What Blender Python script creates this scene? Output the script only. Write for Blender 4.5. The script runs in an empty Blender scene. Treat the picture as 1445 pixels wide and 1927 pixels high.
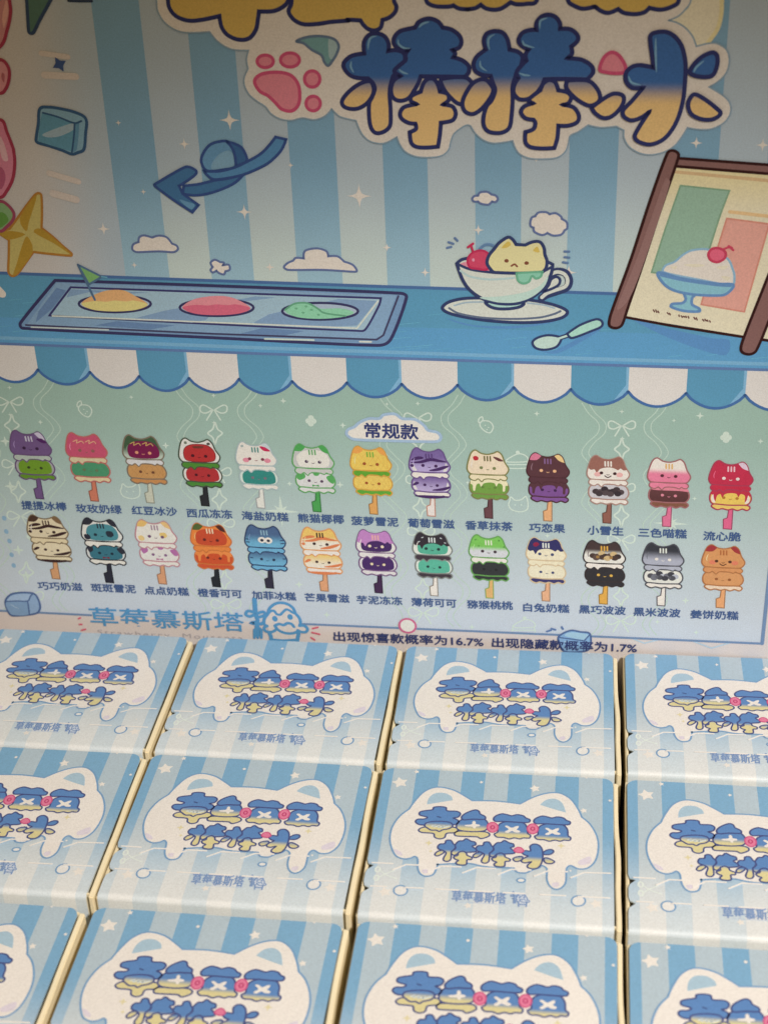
import bpy, bmesh, math, random
from mathutils import Vector, Matrix, Euler, noise
from mathutils.geometry import tessellate_polygon

random.seed(7)
SC = bpy.context.scene
COL = SC.collection
S = 0.07                      # metres per layout unit (one box pitch)

# ------------------------------------------------------------------ camera
CAM_LOC = Vector((0.0, -6.03225, 4.27894))
CAM_ROT = Euler((1.03942, 0.03612, 0.11936), 'XYZ')
F_PX, CX, CY = 2972.0, 722.5, 963.5
cam = bpy.data.cameras.new('camera')
cam.sensor_fit = 'HORIZONTAL'
cam.sensor_width = 36.0
cam.lens = F_PX / 1445.0 * 36.0
cam.clip_start = 0.01
cam.clip_end = 50.0
cam_o = bpy.data.objects.new('camera', cam)
cam_o.location = CAM_LOC * S
cam_o.rotation_euler = CAM_ROT
cam.dof.use_dof = True
cam.dof.focus_distance = 6.75 * S
cam.dof.aperture_fstop = 22.0
COL.objects.link(cam_o)
SC.camera = cam_o

# ------------------------------------------------------------------ world and lamps
world = bpy.data.worlds.new('World')
SC.world = world
world.use_nodes = True
bg = world.node_tree.nodes['Background']
bg.inputs['Color'].default_value = (1.0, 0.67, 0.32, 1)
bg.inputs['Strength'].default_value = 0.28

def spot(name, loc, target, power, color, size_deg, blend, radius):
    l = bpy.data.lights.new(name, 'SPOT')
    l.energy = power
    l.color = color
    l.spot_size = math.radians(size_deg)
    l.spot_blend = blend
    l.shadow_soft_size = radius
    o = bpy.data.objects.new(name, l)
    o.location = Vector(loc) * S
    d = Vector(target) - Vector(loc)
    o.rotation_euler = d.to_track_quat('-Z', 'Y').to_euler()
    COL.objects.link(o)
    return o
spot('shelf_lamp', (4.602, -9.0, 10.0), (-0.159, -2.242, 0.0), 36.4, (1.0, 0.93, 0.85), math.degrees(2*0.317), 0.851, 0.03)

SC.view_settings.view_transform = 'Standard'
SC.view_settings.look = 'None'
SC.view_settings.exposure = 0.0
SC.view_settings.gamma = 1.0
SC.view_settings.use_curve_mapping = False

# ------------------------------------------------------------------ pixel to surface
ROT = CAM_ROT.to_matrix()
YAW = -0.02293
PU = Vector((math.cos(YAW), math.sin(YAW), 0))
PN = Vector((math.sin(YAW), -math.cos(YAW), 0))
def ray(x, y):
    return ROT @ Vector(((x - CX) / F_PX, -(y - CY) / F_PX, -1.0))
def panel(x, y):              # photograph pixel -> (across, up) on the printed card
    r = ray(x, y)
    P = CAM_LOC + r * (-(PN.dot(CAM_LOC)) / PN.dot(r))
    return (P.dot(PU), P.z)
LID0 = (-0.767, -0.921)
def lidmap(x, y):             # photograph pixel -> point on the lid of the box in the middle
    r = ray(x, y)
    P = CAM_LOC + r * (-CAM_LOC.z / r.z)
    return (P.x - LID0[0], P.y - LID0[1])
def crop(x0, y0, s, fn):
    def f(pts):
        out = []
        for p in pts:
            q = fn(x0 + p[0] / s, y0 + p[1] / s)
            out.append((q[0], q[1], 1) if len(p) > 2 else q)
        return out
    return f
PX = 0.00228                  # one photograph pixel on the card, in layout units

# ------------------------------------------------------------------ colours
def lin(c):
    c /= 255.0
    return c / 12.92 if c <= 0.04045 else ((c + 0.055) / 1.055) ** 2.4
W0, W1, W2, W3, W4, W5, WB = ((148, 126, 98), (176, 159, 132), (193, 176, 152), (207, 193, 173), (212, 199, 180),
                              (214, 201, 184), (235, 220, 203))
WL, WS, WG = (184, 166, 138), (172, 155, 130), (200, 180, 150)
def ink(rgb, white, exact=False):     # print colour: how it reads beside white paper under the same light
    r, g, b = rgb
    if b > r and not exact:      # blues were read a little too cold by eye
        rgb = (r + 0.07*(b-r), g, b - 0.22*(b-r))
    return tuple(min(0.86, 0.82 * lin(c) / lin(w)) for c, w in zip(rgb, white))

# ------------------------------------------------------------------ materials
def mat_new(name):
    m = bpy.data.materials.new(name)
    m.use_nodes = True
    nt = m.node_tree
    return m, nt, nt.nodes['Principled BSDF']
def N(nt, t, **kw):
    n = nt.nodes.new(t)
    for k, v in kw.items():
        setattr(n, k, v)
    return n
def math_node(nt, op, a, b=None, c=None, clamp=False):
    n = N(nt, 'ShaderNodeMath', operation=op, use_clamp=clamp)
    for i, v in enumerate((a, b, c)):
        if v is None:
            continue
        if isinstance(v, (int, float)):
            n.inputs[i].default_value = v
        else:
            nt.links.new(v, n.inputs[i])
    return n.outputs[0]
def mix_col(nt, f, a, b, blend='MIX'):
    n = N(nt, 'ShaderNodeMix', data_type='RGBA', blend_type=blend)
    for sock, v in ((n.inputs[0], f), (n.inputs[6], a), (n.inputs[7], b)):
        if isinstance(v, (int, float)):
            sock.default_value = v
        elif isinstance(v, tuple):
            sock.default_value = (*v[:3], 1)
        else:
            nt.links.new(v, sock)
    return n.outputs[2]
def grain(nt, col, amount=0.20, scale=2600.0, big=0.05):
    tc = N(nt, 'ShaderNodeTexCoord').outputs['Object']
    n1 = N(nt, 'ShaderNodeTexNoise')
    n1.inputs['Scale'].default_value = scale
    n1.inputs['Detail'].default_value = 2.0
    n2 = N(nt, 'ShaderNodeTexNoise')
    n2.inputs['Scale'].default_value = 60.0
    n2.inputs['Detail'].default_value = 4.0
    nt.links.new(tc, n1.inputs['Vector'])
    nt.links.new(tc, n2.inputs['Vector'])
    a = math_node(nt, 'MULTIPLY_ADD', n1.outputs['Fac'], amount * 2, 1.0 - amount)
    b = math_node(nt, 'MULTIPLY_ADD', n2.outputs['Fac'], big * 2, 1.0 - big)
    f = math_node(nt, 'MULTIPLY', a, b)
    vm = N(nt, 'ShaderNodeVectorMath', operation='SCALE')
    nt.links.new(col, vm.inputs[0])
    nt.links.new(f, vm.inputs['Scale'])
    return vm.outputs[0]

def ink_material():
    m, nt, b = mat_new('printed_ink')
    a1 = N(nt, 'ShaderNodeAttribute', attribute_name='ink_a').outputs['Color']
    a2 = N(nt, 'ShaderNodeAttribute', attribute_name='ink_b').outputs['Color']
    t = N(nt, 'ShaderNodeAttribute', attribute_name='blend').outputs['Fac']
    mr = N(nt, 'ShaderNodeMapRange', interpolation_type='SMOOTHSTEP')
    nt.links.new(t, mr.inputs['Value'])
    c = mix_col(nt, mr.outputs['Result'], a1, a2)
    nt.links.new(grain(nt, c), b.inputs['Base Color'])
    b.inputs['Roughness'].default_value = 0.5
    b.inputs['Specular IOR Level'].default_value = 0.25
    return m
INK = ink_material()

def card_material(name, rgb, rough=0.6, amount=0.06, big=0.12):
    m, nt, b = mat_new(name)
    rgbn = N(nt, 'ShaderNodeRGB')
    rgbn.outputs[0].default_value = (*rgb, 1)
    nt.links.new(grain(nt, rgbn.outputs[0], amount, 1800.0, big), b.inputs['Base Color'])
    b.inputs['Roughness'].default_value = rough
    b.inputs['Specular IOR Level'].default_value = 0.25
    return m
CREAM = card_material('cream_cardboard', (0.88, 0.79, 0.57))
PAPER = card_material('white_card', (0.80, 0.77, 0.73))
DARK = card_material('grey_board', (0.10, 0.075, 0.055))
TABLE = card_material('shelf_laminate', (0.22, 0.17, 0.13), 0.45)

def lid_material():
    m, nt, b = mat_new('striped_lid_print')
    tc = N(nt, 'ShaderNodeTexCoord')
    sep = N(nt, 'ShaderNodeSeparateXYZ')
    nt.links.new(tc.outputs['Object'], sep.inputs[0])
    x = math_node(nt, 'DIVIDE', sep.outputs['X'], S)
    y = math_node(nt, 'DIVIDE', sep.outputs['Y'], -S)
    ph = math_node(nt, 'DIVIDE', math_node(nt, 'SUBTRACT', x, 0.0415 - 0.0961), 0.0961 * 2)
    fr = math_node(nt, 'FRACT', ph)
    edge = math_node(nt, 'MULTIPLY', math_node(nt, 'SUBTRACT', math_node(nt, 'ABSOLUTE', math_node(nt, 'SUBTRACT', fr, 0.5)), 0.25), 120.0)
    st = math_node(nt, 'MULTIPLY_ADD', edge, 1.0, 0.5, clamp=True)   # fr<.25 or >.75 -> pale
    mr = N(nt, 'ShaderNodeMapRange', interpolation_type='SMOOTHSTEP')
    mr.inputs['From Min'].default_value = 0.30
    mr.inputs['From Max'].default_value = 0.86
    nt.links.new(y, mr.inputs['Value'])
    fade = mr.outputs['Result']
    dark = mix_col(nt, fade, ink((128, 166, 188), WB, True), ink((212, 212, 206), WB, True))
    pale = mix_col(nt, fade, ink((182, 190, 190), WB, True), ink((229, 220, 208), WB, True))
    # ph starts in a dark half: fr in 0..0.5 is dark
    half = math_node(nt, 'GREATER_THAN', fr, 0.5)
    c = mix_col(nt, half, dark, pale)
    nt.links.new(grain(nt, c, 0.18, 2400.0), b.inputs['Base Color'])
    b.inputs['Roughness'].default_value = 0.38
    b.inputs['Specular IOR Level'].default_value = 0.35
    return m
LIDM = lid_material()

# ------------------------------------------------------------------ curves
def smooth(pts, closed=True, n=7):
    k = len(pts)
    out = []
    def P(i):
        return Vector(pts[i % k][:2]) if closed else Vector(pts[max(0, min(k - 1, i))][:2])
    def T(i):
        q = pts[i % k] if closed else pts[max(0, min(k - 1, i))]
        if len(q) > 2:
            return Vector((0, 0))
        return (P(i + 1) - P(i - 1)) * 0.5
    for i in range(k if closed else k - 1):
        p0, p1, t0, t1 = P(i), P(i + 1), T(i), T(i + 1)
        L = (p1 - p0).length
        if t0.length > L * 1.2: t0 = t0 * (L * 1.2 / t0.length)
        if t1.length > L * 1.2: t1 = t1 * (L * 1.2 / t1.length)
        for j in range(n):
            t = j / n
            h = (2*t**3 - 3*t**2 + 1, t**3 - 2*t**2 + t, -2*t**3 + 3*t**2, t**3 - t**2)
            q = p0*h[0] + t0*h[1] + p1*h[2] + t1*h[3]
            if not out or (Vector(out[-1]) - q).length > 1e-5:
                out.append((q.x, q.y))
    if not closed:
        out.append(tuple(P(k - 1)))
    elif len(out) > 2 and (Vector(out[0]) - Vector(out[-1])).length < 1e-5:
        out.pop()
    return out
def ellipse(c, rx, ry, n=28, rot=0.0):
    cr, sr = math.cos(rot), math.sin(rot)
    return [(c[0] + rx*math.cos(a)*cr - ry*math.sin(a)*sr, c[1] + rx*math.cos(a)*sr + ry*math.sin(a)*cr)
            for a in (2*math.pi*i/n for i in range(n))]
def star_pts(c, r, n=4, inner=0.34, rot=0.0, sy=1.0):
    out = []
    for i in range(2*n):
        a = math.pi/2 + rot + math.pi*i/n
        rr = r if i % 2 == 0 else r*inner
        out.append((c[0] + rr*math.cos(a), c[1] + rr*math.sin(a)*sy))
    return out

# ------------------------------------------------------------------ printed artwork
LAYER = 0.00030
class Art:
    def __init__(self, frame):
        self.frame = frame            # 'card' or 'lid'
        self.v, self.f, self.a, self.b, self.t = [], [], [], [], []
    def _add(self, pts, faces, h, a, b=None, grad=None):
        o = len(self.v)
        for p in pts:
            self.v.append((p[0], p[1], h))
            if grad:
                if isinstance(grad[0], tuple):
                    dx, dy = grad[1][0]-grad[0][0], grad[1][1]-grad[0][1]
                    self.t.append(((p[0]-grad[0][0])*dx + (p[1]-grad[0][1])*dy) / (dx*dx + dy*dy))
                else:
                    self.t.append((p[1] - grad[0]) / (grad[1] - grad[0]))
            else:
                self.t.append(0.0)
        for fc in faces:
            self.f.append([o + i for i in fc])
            self.a.append(a)
            self.b.append(b if b else a)
    def fill(self, pts, layer, a, b=None, grad=None, holes=()):
        loops = [[Vector((p[0], p[1], 0)) for p in pts]] + [[Vector((p[0], p[1], 0)) for p in h] for h in holes]
        tri = tessellate_polygon(loops)
        allp = [p for l in loops for p in l]
        self._add(allp, tri, layer*LAYER, a, b, grad)
    def stroke(self, pts, w, layer, a, closed=True, taper=False):
        P = [Vector(p[:2]) for p in pts]
        n = len(P)
        if n < 2:
            return
        L, Rr = [], []
        for i in range(n):
            pa = P[i-1] if (closed or i > 0) else P[i]
            pb = P[(i+1) % n] if (closed or i < n-1) else P[i]
            d0, d1 = P[i]-pa, pb-P[i]
            if d0.length < 1e-9: d0 = d1
            if d1.length < 1e-9: d1 = d0
            d0, d1 = d0.normalized(), d1.normalized()
            t = d0 + d1
            t = t.normalized() if t.length > 1e-4 else d0
            nrm = Vector((-t.y, t.x))
            k = max(0.6, nrm.dot(Vector((-d0.y, d0.x))))
            ww = w*0.5/k
            if taper and not closed:
                s = i/(n-1)
                ww *= max(0.15, math.sin(math.pi*min(max(s, 0.04), 0.96))**0.6)
            L.append(P[i] + nrm*ww)
            Rr.append(P[i] - nrm*ww)
        pts2 = [tuple(p) for p in L] + [tuple(p) for p in Rr]
        faces = []
        for i in range(n if closed else n-1):
            j = (i+1) % n
            faces.append((i, j, n+j, n+i))
        self._add(pts2, faces, layer*LAYER, a)
        if not closed and not taper:
            for e in (P[0], P[-1]):
                self.fill(ellipse(e, w*0.5, w*0.5, 12), layer+0.15, a)
    def shape(self, pts, layer, a, line=None, w=0.0, b=None, grad=None, sm=True, n=7):
        q = smooth(pts, True, n) if sm else [p[:2] for p in pts]
        self.fill(q, layer, a, b, grad)
        if line:
            self.stroke(q, w, layer+0.5, line)
        return q
    def text(self, s, p0, p1, hgt, layer, a, bold=0.0, spacing=1.0, b=None, grad=None, flip=False):
        """one line of lettering whose middle runs from p0 to p1"""
        cu = bpy.data.curves.new('text', 'FONT')
        cu.body = s
        cu.space_character = spacing
        cu.resolution_u = 3
        o = bpy.data.objects.new('text', cu)
        COL.objects.link(o)
        dg = bpy.context.evaluated_depsgraph_get()
        dg.update()
        me = bpy.data.meshes.new_from_object(o.evaluated_get(dg))
        xs = [v.co.x for v in me.vertices]
        ys = [v.co.y for v in me.vertices]
        x0, x1, y0, y1 = min(xs), max(xs), min(ys), max(ys)
        A, B = Vector(p0), Vector(p1)
        e = (B - A) / (x1 - x0)
        u = (B - A).normalized()
        nn = Vector((-u.y, u.x)) * hgt / (y1 - y0)
        ym = (y0 + y1) / 2
        pts = [tuple(A + e*(v.co.x - x0) + nn*(v.co.y - ym)) for v in me.vertices]
        fcs = [list(p.vertices) for p in me.polygons]
        self._add(pts, fcs, layer*LAYER, a, b, grad)
        if bold > 0:              # heavier strokes: the same glyphs printed again a hair to each side
            em = hgt * bold
            for k in range(6):
                an = k*math.pi/3 + 0.26
                ox, oy = em*math.cos(an), em*math.sin(an)
                self._add([(p[0]+ox, p[1]+oy) for p in pts], fcs, (layer + 0.12*(k+1))*LAYER, a, b, grad)
        bpy.data.objects.remove(o)
        bpy.data.curves.remove(cu)
        bpy.data.meshes.remove(me)
    def build(self, name, parent):
        me = bpy.data.meshes.new(name)
        if self.frame == 'card':
            co = [(x*S, -h*S, y*S) for x, y, h in self.v]
        else:
            co = [(x*S, y*S, (H_BOX + h)*S) for x, y, h in self.v]
        me.from_pydata(co, [], self.f)
        ca = me.color_attributes.new('ink_a', 'FLOAT_COLOR', 'CORNER')
        cb = me.color_attributes.new('ink_b', 'FLOAT_COLOR', 'CORNER')
        fl = me.attributes.new('blend', 'FLOAT', 'POINT')
        fl.data.foreach_set('value', self.t)
        da, db = [], []
        for p in me.polygons:
            for _ in p.loop_indices:
                da += [*self.a[p.index], 1.0]
                db += [*self.b[p.index], 1.0]
        ca.data.foreach_set('color', da)
        cb.data.foreach_set('color', db)
        me.materials.append(INK)
        o = bpy.data.objects.new(name, me)
        COL.objects.link(o)
        o.parent = parent
        return o
def card(): return Art('card')

def empty(name, loc, rz=0.0, label=None, cat=None, group=None):
    o = bpy.data.objects.new(name, None)
    o.empty_display_size = 0.02
    o.location = Vector(loc) * S
    o.rotation_euler = (0, 0, rz)
    COL.objects.link(o)
    if label: o['label'] = label
    if cat: o['category'] = cat
    if group: o['group'] = group
    return o
def mesh_obj(name, bm, mat, parent=None):
    me = bpy.data.meshes.new(name)
    bm.to_mesh(me)
    bm.free()
    me.materials.append(mat)
    o = bpy.data.objects.new(name, me)
    COL.objects.link(o)
    if parent: o.parent = parent
    return o
def add_box(bm, lo, hi, bevel=0.0, seg=2):
    r = bmesh.ops.create_cube(bm, size=1.0)
    c = [(a+b)/2 for a, b in zip(lo, hi)]
    d = [b-a for a, b in zip(lo, hi)]
    for v in r['verts']:
        v.co = Vector(((v.co.x*d[0]+c[0])*S, (v.co.y*d[1]+c[1])*S, (v.co.z*d[2]+c[2])*S))
    if bevel:
        es = list({e for v in r['verts'] for e in v.link_edges})
        bmesh.ops.bevel(bm, geom=es, offset=bevel*S, segments=seg, affect='EDGES', profile=0.5)
    return r['verts']

# ================================================================== large structure
H_BOX = 0.92
bm = bmesh.new()
add_box(bm, (-14, -12, -H_BOX-0.30), (14, 10, -H_BOX-0.09))
shelf = mesh_obj('ground', bm, TABLE)
shelf['kind'] = 'structure'
shelf['label'] = 'shelf top under the display tray'

tray = empty('display_tray', (-0.9, -1.8, -H_BOX-0.088), 0, 'shallow cardboard tray floor seen as dark gaps between the striped boxes', 'tray')
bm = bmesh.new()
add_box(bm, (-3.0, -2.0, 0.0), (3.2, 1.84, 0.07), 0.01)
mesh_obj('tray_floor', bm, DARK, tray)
bm = bmesh.new()
add_box(bm, (-3.04, -2.06, 0.002), (3.24, -2.005, 0.45), 0.01)
mesh_obj('tray_wall', bm, PAPER, tray)
for x0, x1 in ((-3.06, -3.005), (3.205, 3.26)):
    bm = bmesh.new()
    add_box(bm, (x0, -2.0, 0.002), (x1, 1.84, 0.45), 0.01)
    mesh_obj('tray_wall', bm, PAPER, tray)

board = empty('display_card', (0, 0, 0), YAW,
              'tall printed backing card with dessert counter, scalloped awning and rows of cat popsicle pictures', 'display card')
board.location.z = (-H_BOX - 0.018) * S
ZB = -(-H_BOX - 0.018)
_build0 = Art.build
def _build(self, name, parent):
    o = _build0(self, name, parent)
    if self.frame == 'card' and parent == board:
        o.location.z = ZB * S
    return o
Art.build = _build
bm = bmesh.new()
add_box(bm, (-4.2, 0.003, -H_BOX-0.016), (3.2, 0.045, 4.2))
o = mesh_obj('card_sheet', bm, PAPER, board)
o.location.z = ZB * S

# ---- striped wall
edges = [214, 299, 381, 463, 548, 635, 722, 805, 894, 981, 1070, 1161, 1252, 1349, 1441, 1530]
U = [panel(x, 340)[0] for x in edges]
vtop, vmid, vbot = 4.19, panel(700, 330)[1], panel(700, 600)[1]
a = card()
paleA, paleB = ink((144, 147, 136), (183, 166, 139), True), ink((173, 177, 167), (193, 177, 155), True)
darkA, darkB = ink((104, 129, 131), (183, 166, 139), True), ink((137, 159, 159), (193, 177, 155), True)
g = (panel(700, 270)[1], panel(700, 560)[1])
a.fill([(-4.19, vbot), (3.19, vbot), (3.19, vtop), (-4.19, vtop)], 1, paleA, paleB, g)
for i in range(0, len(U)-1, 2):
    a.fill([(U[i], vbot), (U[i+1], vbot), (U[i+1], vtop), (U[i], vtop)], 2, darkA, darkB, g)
k = U[1]-U[0]
for i in range(1, 5):
    u0 = U[-1] + k*(2*i-1)
    a.fill([(u0, vbot), (u0+k, vbot), (u0+k, vtop), (u0, vtop)], 2, darkA, darkB, g)
a.build('striped_wall_picture', board)
# warmer margin at the far left of the print
a = card()
cL, cM = ink((121, 108, 90), (132, 116, 94), True), paleA
uL = U[0]
a.fill([(-4.18, panel(0, 512)[1]), panel(0, 512), (uL, panel(232, 519)[1]), (uL, vtop-0.02), (-4.18, vtop-0.02)], 1.5, cL, cM, ((panel(30, 200)[0], 1.0), (uL, 1.0)))
a.build('pale_margin_picture', board)
for p, q, w in (((78, 99), (128, 106), 7), ((84, 140), (143, 143), 9), ((93, 325), (148, 341), 8), ((100, 363), (144, 375), 10), ((-12, 535), (4, 552), 12)):
    a = card()
    a.stroke([panel(*p), panel(*q)], w*1.35*PX, 7, ink((128, 111, 91), (134, 118, 96), True) if p[0] > 0 else ink((206, 196, 184), W2), False)
    a.build('brush_dash_picture', board)

# ---- counter
a = card()
cTop = [(-1200, 478), (0, 513), (360, 526), (720, 538.5), (1156, 552), (1445, 559), (2200, 578)]
cBot = [(2200, 722), (1445, 695.6), (980, 681.5), (490, 665), (0, 646), (-1200, 600)]
blue = ink((80, 138, 172), W2)
a.fill([panel(*p) for p in cTop+cBot], 4, ink((84, 130, 150), W2, True), ink((88, 140, 160), W3, True), (panel(100, 600)[1], panel(1000, 620)[1]))
a.stroke([panel(*p) for p in cTop], 6*PX, 5, ink((62, 92, 138), W2), False)
a.stroke([panel(x, y-11) for x, y in cBot], 7*PX, 5, ink((115, 158, 178), W3, True), False)
a.stroke([panel(*p) for p in cBot], 5.5*PX, 5.5, ink((90, 112, 145), W3, True), False)
random.seed(3)
for i in range(150):          # chalky crayon strokes on the counter
    x = random.uniform(-20, 1440)
    y = 548 + x*0.028 + random.uniform(6, 92)
    l = random.uniform(8, 46)
    a.stroke([panel(x, y), panel(x+l, y-l*0.10)], random.uniform(1.0, 2.2)*PX, 4.3+0.002*i,
             ink(random.choice(((92, 156, 190), (98, 160, 192), (72, 128, 164))), W2), False, True)
for pts in ([(840, 598), (900, 612), (1000, 610), (1062, 592), (1040, 606), (960, 618), (880, 612)],
            [(1190, 600), (1270, 640), (1362, 668), (1372, 640), (1340, 636), (1260, 618)],
            [(1005, 655), (1040, 660), (1128, 614), (1130, 620), (1050, 664)]):
    a.fill(smooth([panel(*p) for p in pts]), 4.8, ink((74, 118, 166), W2))
a.build('counter_picture', board)

# ---- awning
J = [(-210, 684), (-118, 688), (-24, 691), (71.6, 695), (169.6, 699.5), (262, 707.5), (356, 711), (450, 712.7), (550, 717), (653, 719.5), (756, 722), (861, 724),
     (967, 728.5), (1074, 732), (1182, 736.4), (1291, 739.5), (1402, 743), (1515, 747), (1632, 751)]
a = card()
for i in range(len(J)-1):
    p, q = panel(*J[i]), panel(*J[i+1])
    yt = 646 + (J[i][0]) * 0.0345
    t0, t1 = panel(J[i][0], 646 + J[i][0]*0.0345)[1], panel(J[i+1][0], 646 + J[i+1][0]*0.0345)[1]
    dep = 0.066
    arc = []
    for s in range(13):
        t = s/12
        arc.append((p[0] + (q[0]-p[0])*t, p[1] + (q[1]-p[1])*t - dep*math.sin(math.pi*t)**0.75))
    isblue = i % 2 == 1
    col = ink((86, 136, 155), W3, True) if isblue else ink((203, 192, 176), W3)
    a.fill(arc + [(q[0], t1), (p[0], t0)], 3.2, col)
    if isblue:
        a.fill([(q[0]-0.010, q[1]+0.002), (q[0], q[1]+0.004), (q[0], t1), (q[0]-0.012, t1)] , 3.6, ink((120, 160, 178), W3, True))
        a.fill([(p[0]+(q[0]-p[0])*t, p[1]+(q[1]-p[1])*t - dep*math.sin(math.pi*t)**0.75*0.88) for t in (0.75, 0.83, 0.9, 0.96)] +
               [(q[0]-0.010, q[1]+0.03)], 3.62, ink((120, 160, 178), W3, True))
    a.stroke(arc, 5.5*PX, 6, ink((58, 98, 160), W3), False)
a.build('awning_picture', board)

# ---- menu field under the awning
a = card()
fieldTop = panel(700, 700)[1]
FB = [(-1200, 1098), (0, 1149), (172, 1157.5), (571, 1174), (900, 1188), (1200, 1201), (1434, 1211)]
fb = [panel(*p) for p in FB]
ur = panel(1444, 1112)[0]
a.fill([(-4.1, -0.9), (3.1, -0.9), (3.1, fieldTop), (-4.1, fieldTop)], 1, ink((203, 187, 174), W5, True))
a.fill([(-4.1, fieldTop)] + fb + [(ur, fieldTop)], 2, ink((187, 189, 189), W5, True), ink((147, 169, 149), W4, True), (panel(700, 1185)[1], panel(700, 760)[1]))
a.stroke(fb[:3], 5*PX, 8, ink((108, 128, 152), W5, True), False)
a.stroke(fb[3:], 5*PX, 8, ink((108, 128, 152), W5, True), False)
a.stroke([fb[-1], (fb[-1][0], fieldTop)], 7*PX, 8.2, ink((108, 128, 152), W5, True), False)
a.build('menu_field_picture', board)

# ---- chalk doodles on the menu field
def doodles():
    a = card()
    wh, wl = ink((192, 200, 178), W4), ink((174, 188, 166), W4)
    w = 2.6*PX
    def L(pts, closed=False, sm=True, c=wh, ww=w, ly=3.0):
        q = [panel(*p) for p in pts]
        q = smooth(q, closed, 5) if sm else q
        a.stroke(q, ww, ly, c, closed)
    def bow(x, y, s=1.0, c=wh):
        for d in (-1, 1):
            L([(x+d*2, y+1), (x+d*18*s, y-8*s), (x+d*25*s, y-5*s), (x+d*24*s, y+4*s), (x+d*15*s, y+7*s), (x+d*4, y+2)], True, True, c, 3*PX, 3.0+0.1*d)
            L([(x+d*2, y+2), (x+d*8*s, y+12*s), (x+d*13*s, y+20*s)], False, True, c, 3*PX, 3.3+0.1*d)
    def dia(x, y, s=1.0, c=wh):
        L([(x, y-22*s), (x+5*s, y-9*s), (x+15*s, y), (x+5*s, y+9*s), (x, y+22*s), (x-5*s, y+9*s), (x-15*s, y), (x-5*s, y-9*s)], True, True, c, 3.4*PX)
    def berry(x, y):
        L([(x-6, y-8), (x+8, y-7), (x+15, y+3), (x+9, y+14), (x-2, y+10), (x-10, y)], True)
        L([(x-12, y-12), (x-6, y-16), (x-5, y-9), (x-12, y-5)], True, True, wh, w, 3.2)
        for dx, dy in ((0, 0), (6, 4), (3, 8)):
            a.fill(ellipse(panel(x+dx, y+dy), 1.4*PX, 1.4*PX, 8), 3.4, wh)
    def flower(x, y):
        for dx, dy in ((-5, 0), (5, 0), (0, -6), (0, 5)):
            a.fill(ellipse(panel(x+dx, y+dy), 6*PX, 6*PX, 12), 3+0.1*dx+0.04*dy+0.5, wh)
    def cat(x, y):
        L([(x-16, y-8), (x-14, y-15), (x-6, y-9), (x+6, y-10), (x+14, y-16), (x+18, y-6), (x+17, y+8), (x+4, y+13), (x-12, y+9), (x-18, y)], True)
        for d in (-6, 6):
            a.fill(ellipse(panel(x+d, y), 1.6*PX, 1.6*PX, 8), 3.3, wh)
    def cake(x, y):
        L([(x-20, y+2), (x+2, y-12), (x+18, y-8), (x+20, y+2)], True)
        L([(x-20, y+3), (x-19, y+14), (x+20, y+14), (x+20, y+3)], False, True, wh, w, 3.2)
        L([(x-19, y+8), (x+20, y+8)], False, False, wh, w, 3.4)
        a.fill(ellipse(panel(x+2, y-15), 4*PX, 4*PX, 12), 3.3, wh)
    def burst(x, y, s=1.0):
        q = panel(x, y)
        a.fill(star_pts(q, 34*s*PX, 4, 0.16), 3.0, wh)
        a.fill(star_pts(q, 17*s*PX, 4, 0.3, math.pi/4), 3.2, wh)
    def spark(x, y, r):
        a.fill(star_pts(panel(x, y), r*PX, 4, 0.34), 3.1, wh)
    pitch = 384
    for n in (-1, 0, 1, 2):
        bx = 402 + n*pitch
        dy = n*15
        for off, sgn in ((-58, 1), (58, -1)):
            for dd in (0, 13):
                pts = []
                for i in range(24):
                    y = 728 + i*19 + dy
                    lean = (y - 728)*(0.10 - 0.00009*bx)
                    pts.append((bx + off + dd + lean - sgn*17*math.cos((y - 728 - dy)/88.0*2*math.pi*0.95), y))
                if pts[-1][0] < 1425:
                    L(pts, False, True, wl, 2.0*PX, 2.5+0.2*(off > 0)+0.07*(dd > 0))
        lean = lambda y: (y-770)*(0.10 - 0.00009*bx)
        for y in (770, 888, 985, 1137):
            if bx + lean(y) < 1400: bow(bx + lean(y), y+dy, 1.0 if y != 1137 else 1.1)
        for y in (815, 940, 1092):
            if bx + lean(y) < 1400: dia(bx + lean(y), y+dy, 0.9)
        spark(bx, 744+dy, 5); spark(bx+1, 795+dy, 5)
    berry(158, 770); berry(913, 800)
    flower(585, 792); flower(1366, 823); flower(60, 1010)
    cat(245, 925); cat(975, 950)
    cake(972, 866); cake(985, 1178)
    burst(529, 962, 1.1); burst(1262, 985, 1.0)
    for x, y, r in ((76, 794, 6), (247, 747, 5), (10, 830, 12), (312, 838, 8), (645, 800, 7), (533, 754, 7), (490, 763, 5), (728, 760, 4), (1010, 778, 6),
                    (1317, 782, 8), (1268, 791, 4), (1431, 830, 6), (545, 910, 6), (640, 912, 8), (335, 1060, 7), (563, 1100, 9), (615, 1157, 8), (888, 1180, 7),
                    (1030, 1008, 6), (1290, 1130, 8), (1237, 1170, 6), (1310, 1190, 6), (880, 908, 5), (1307, 938, 5), (20, 915, 14), (50, 1082, 12), (35, 1035, 13)):
        spark(x, y, r)
    for x, y in ((8, 975), (12, 1000), (18, 1018), (22, 1044), (26, 1064)):
        a.fill(ellipse(panel(x, y), 5*PX, 6*PX, 12), 3.3, ink((128, 160, 184), W4))
    return a.build('doodle_pattern', board)
doodles()

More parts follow.
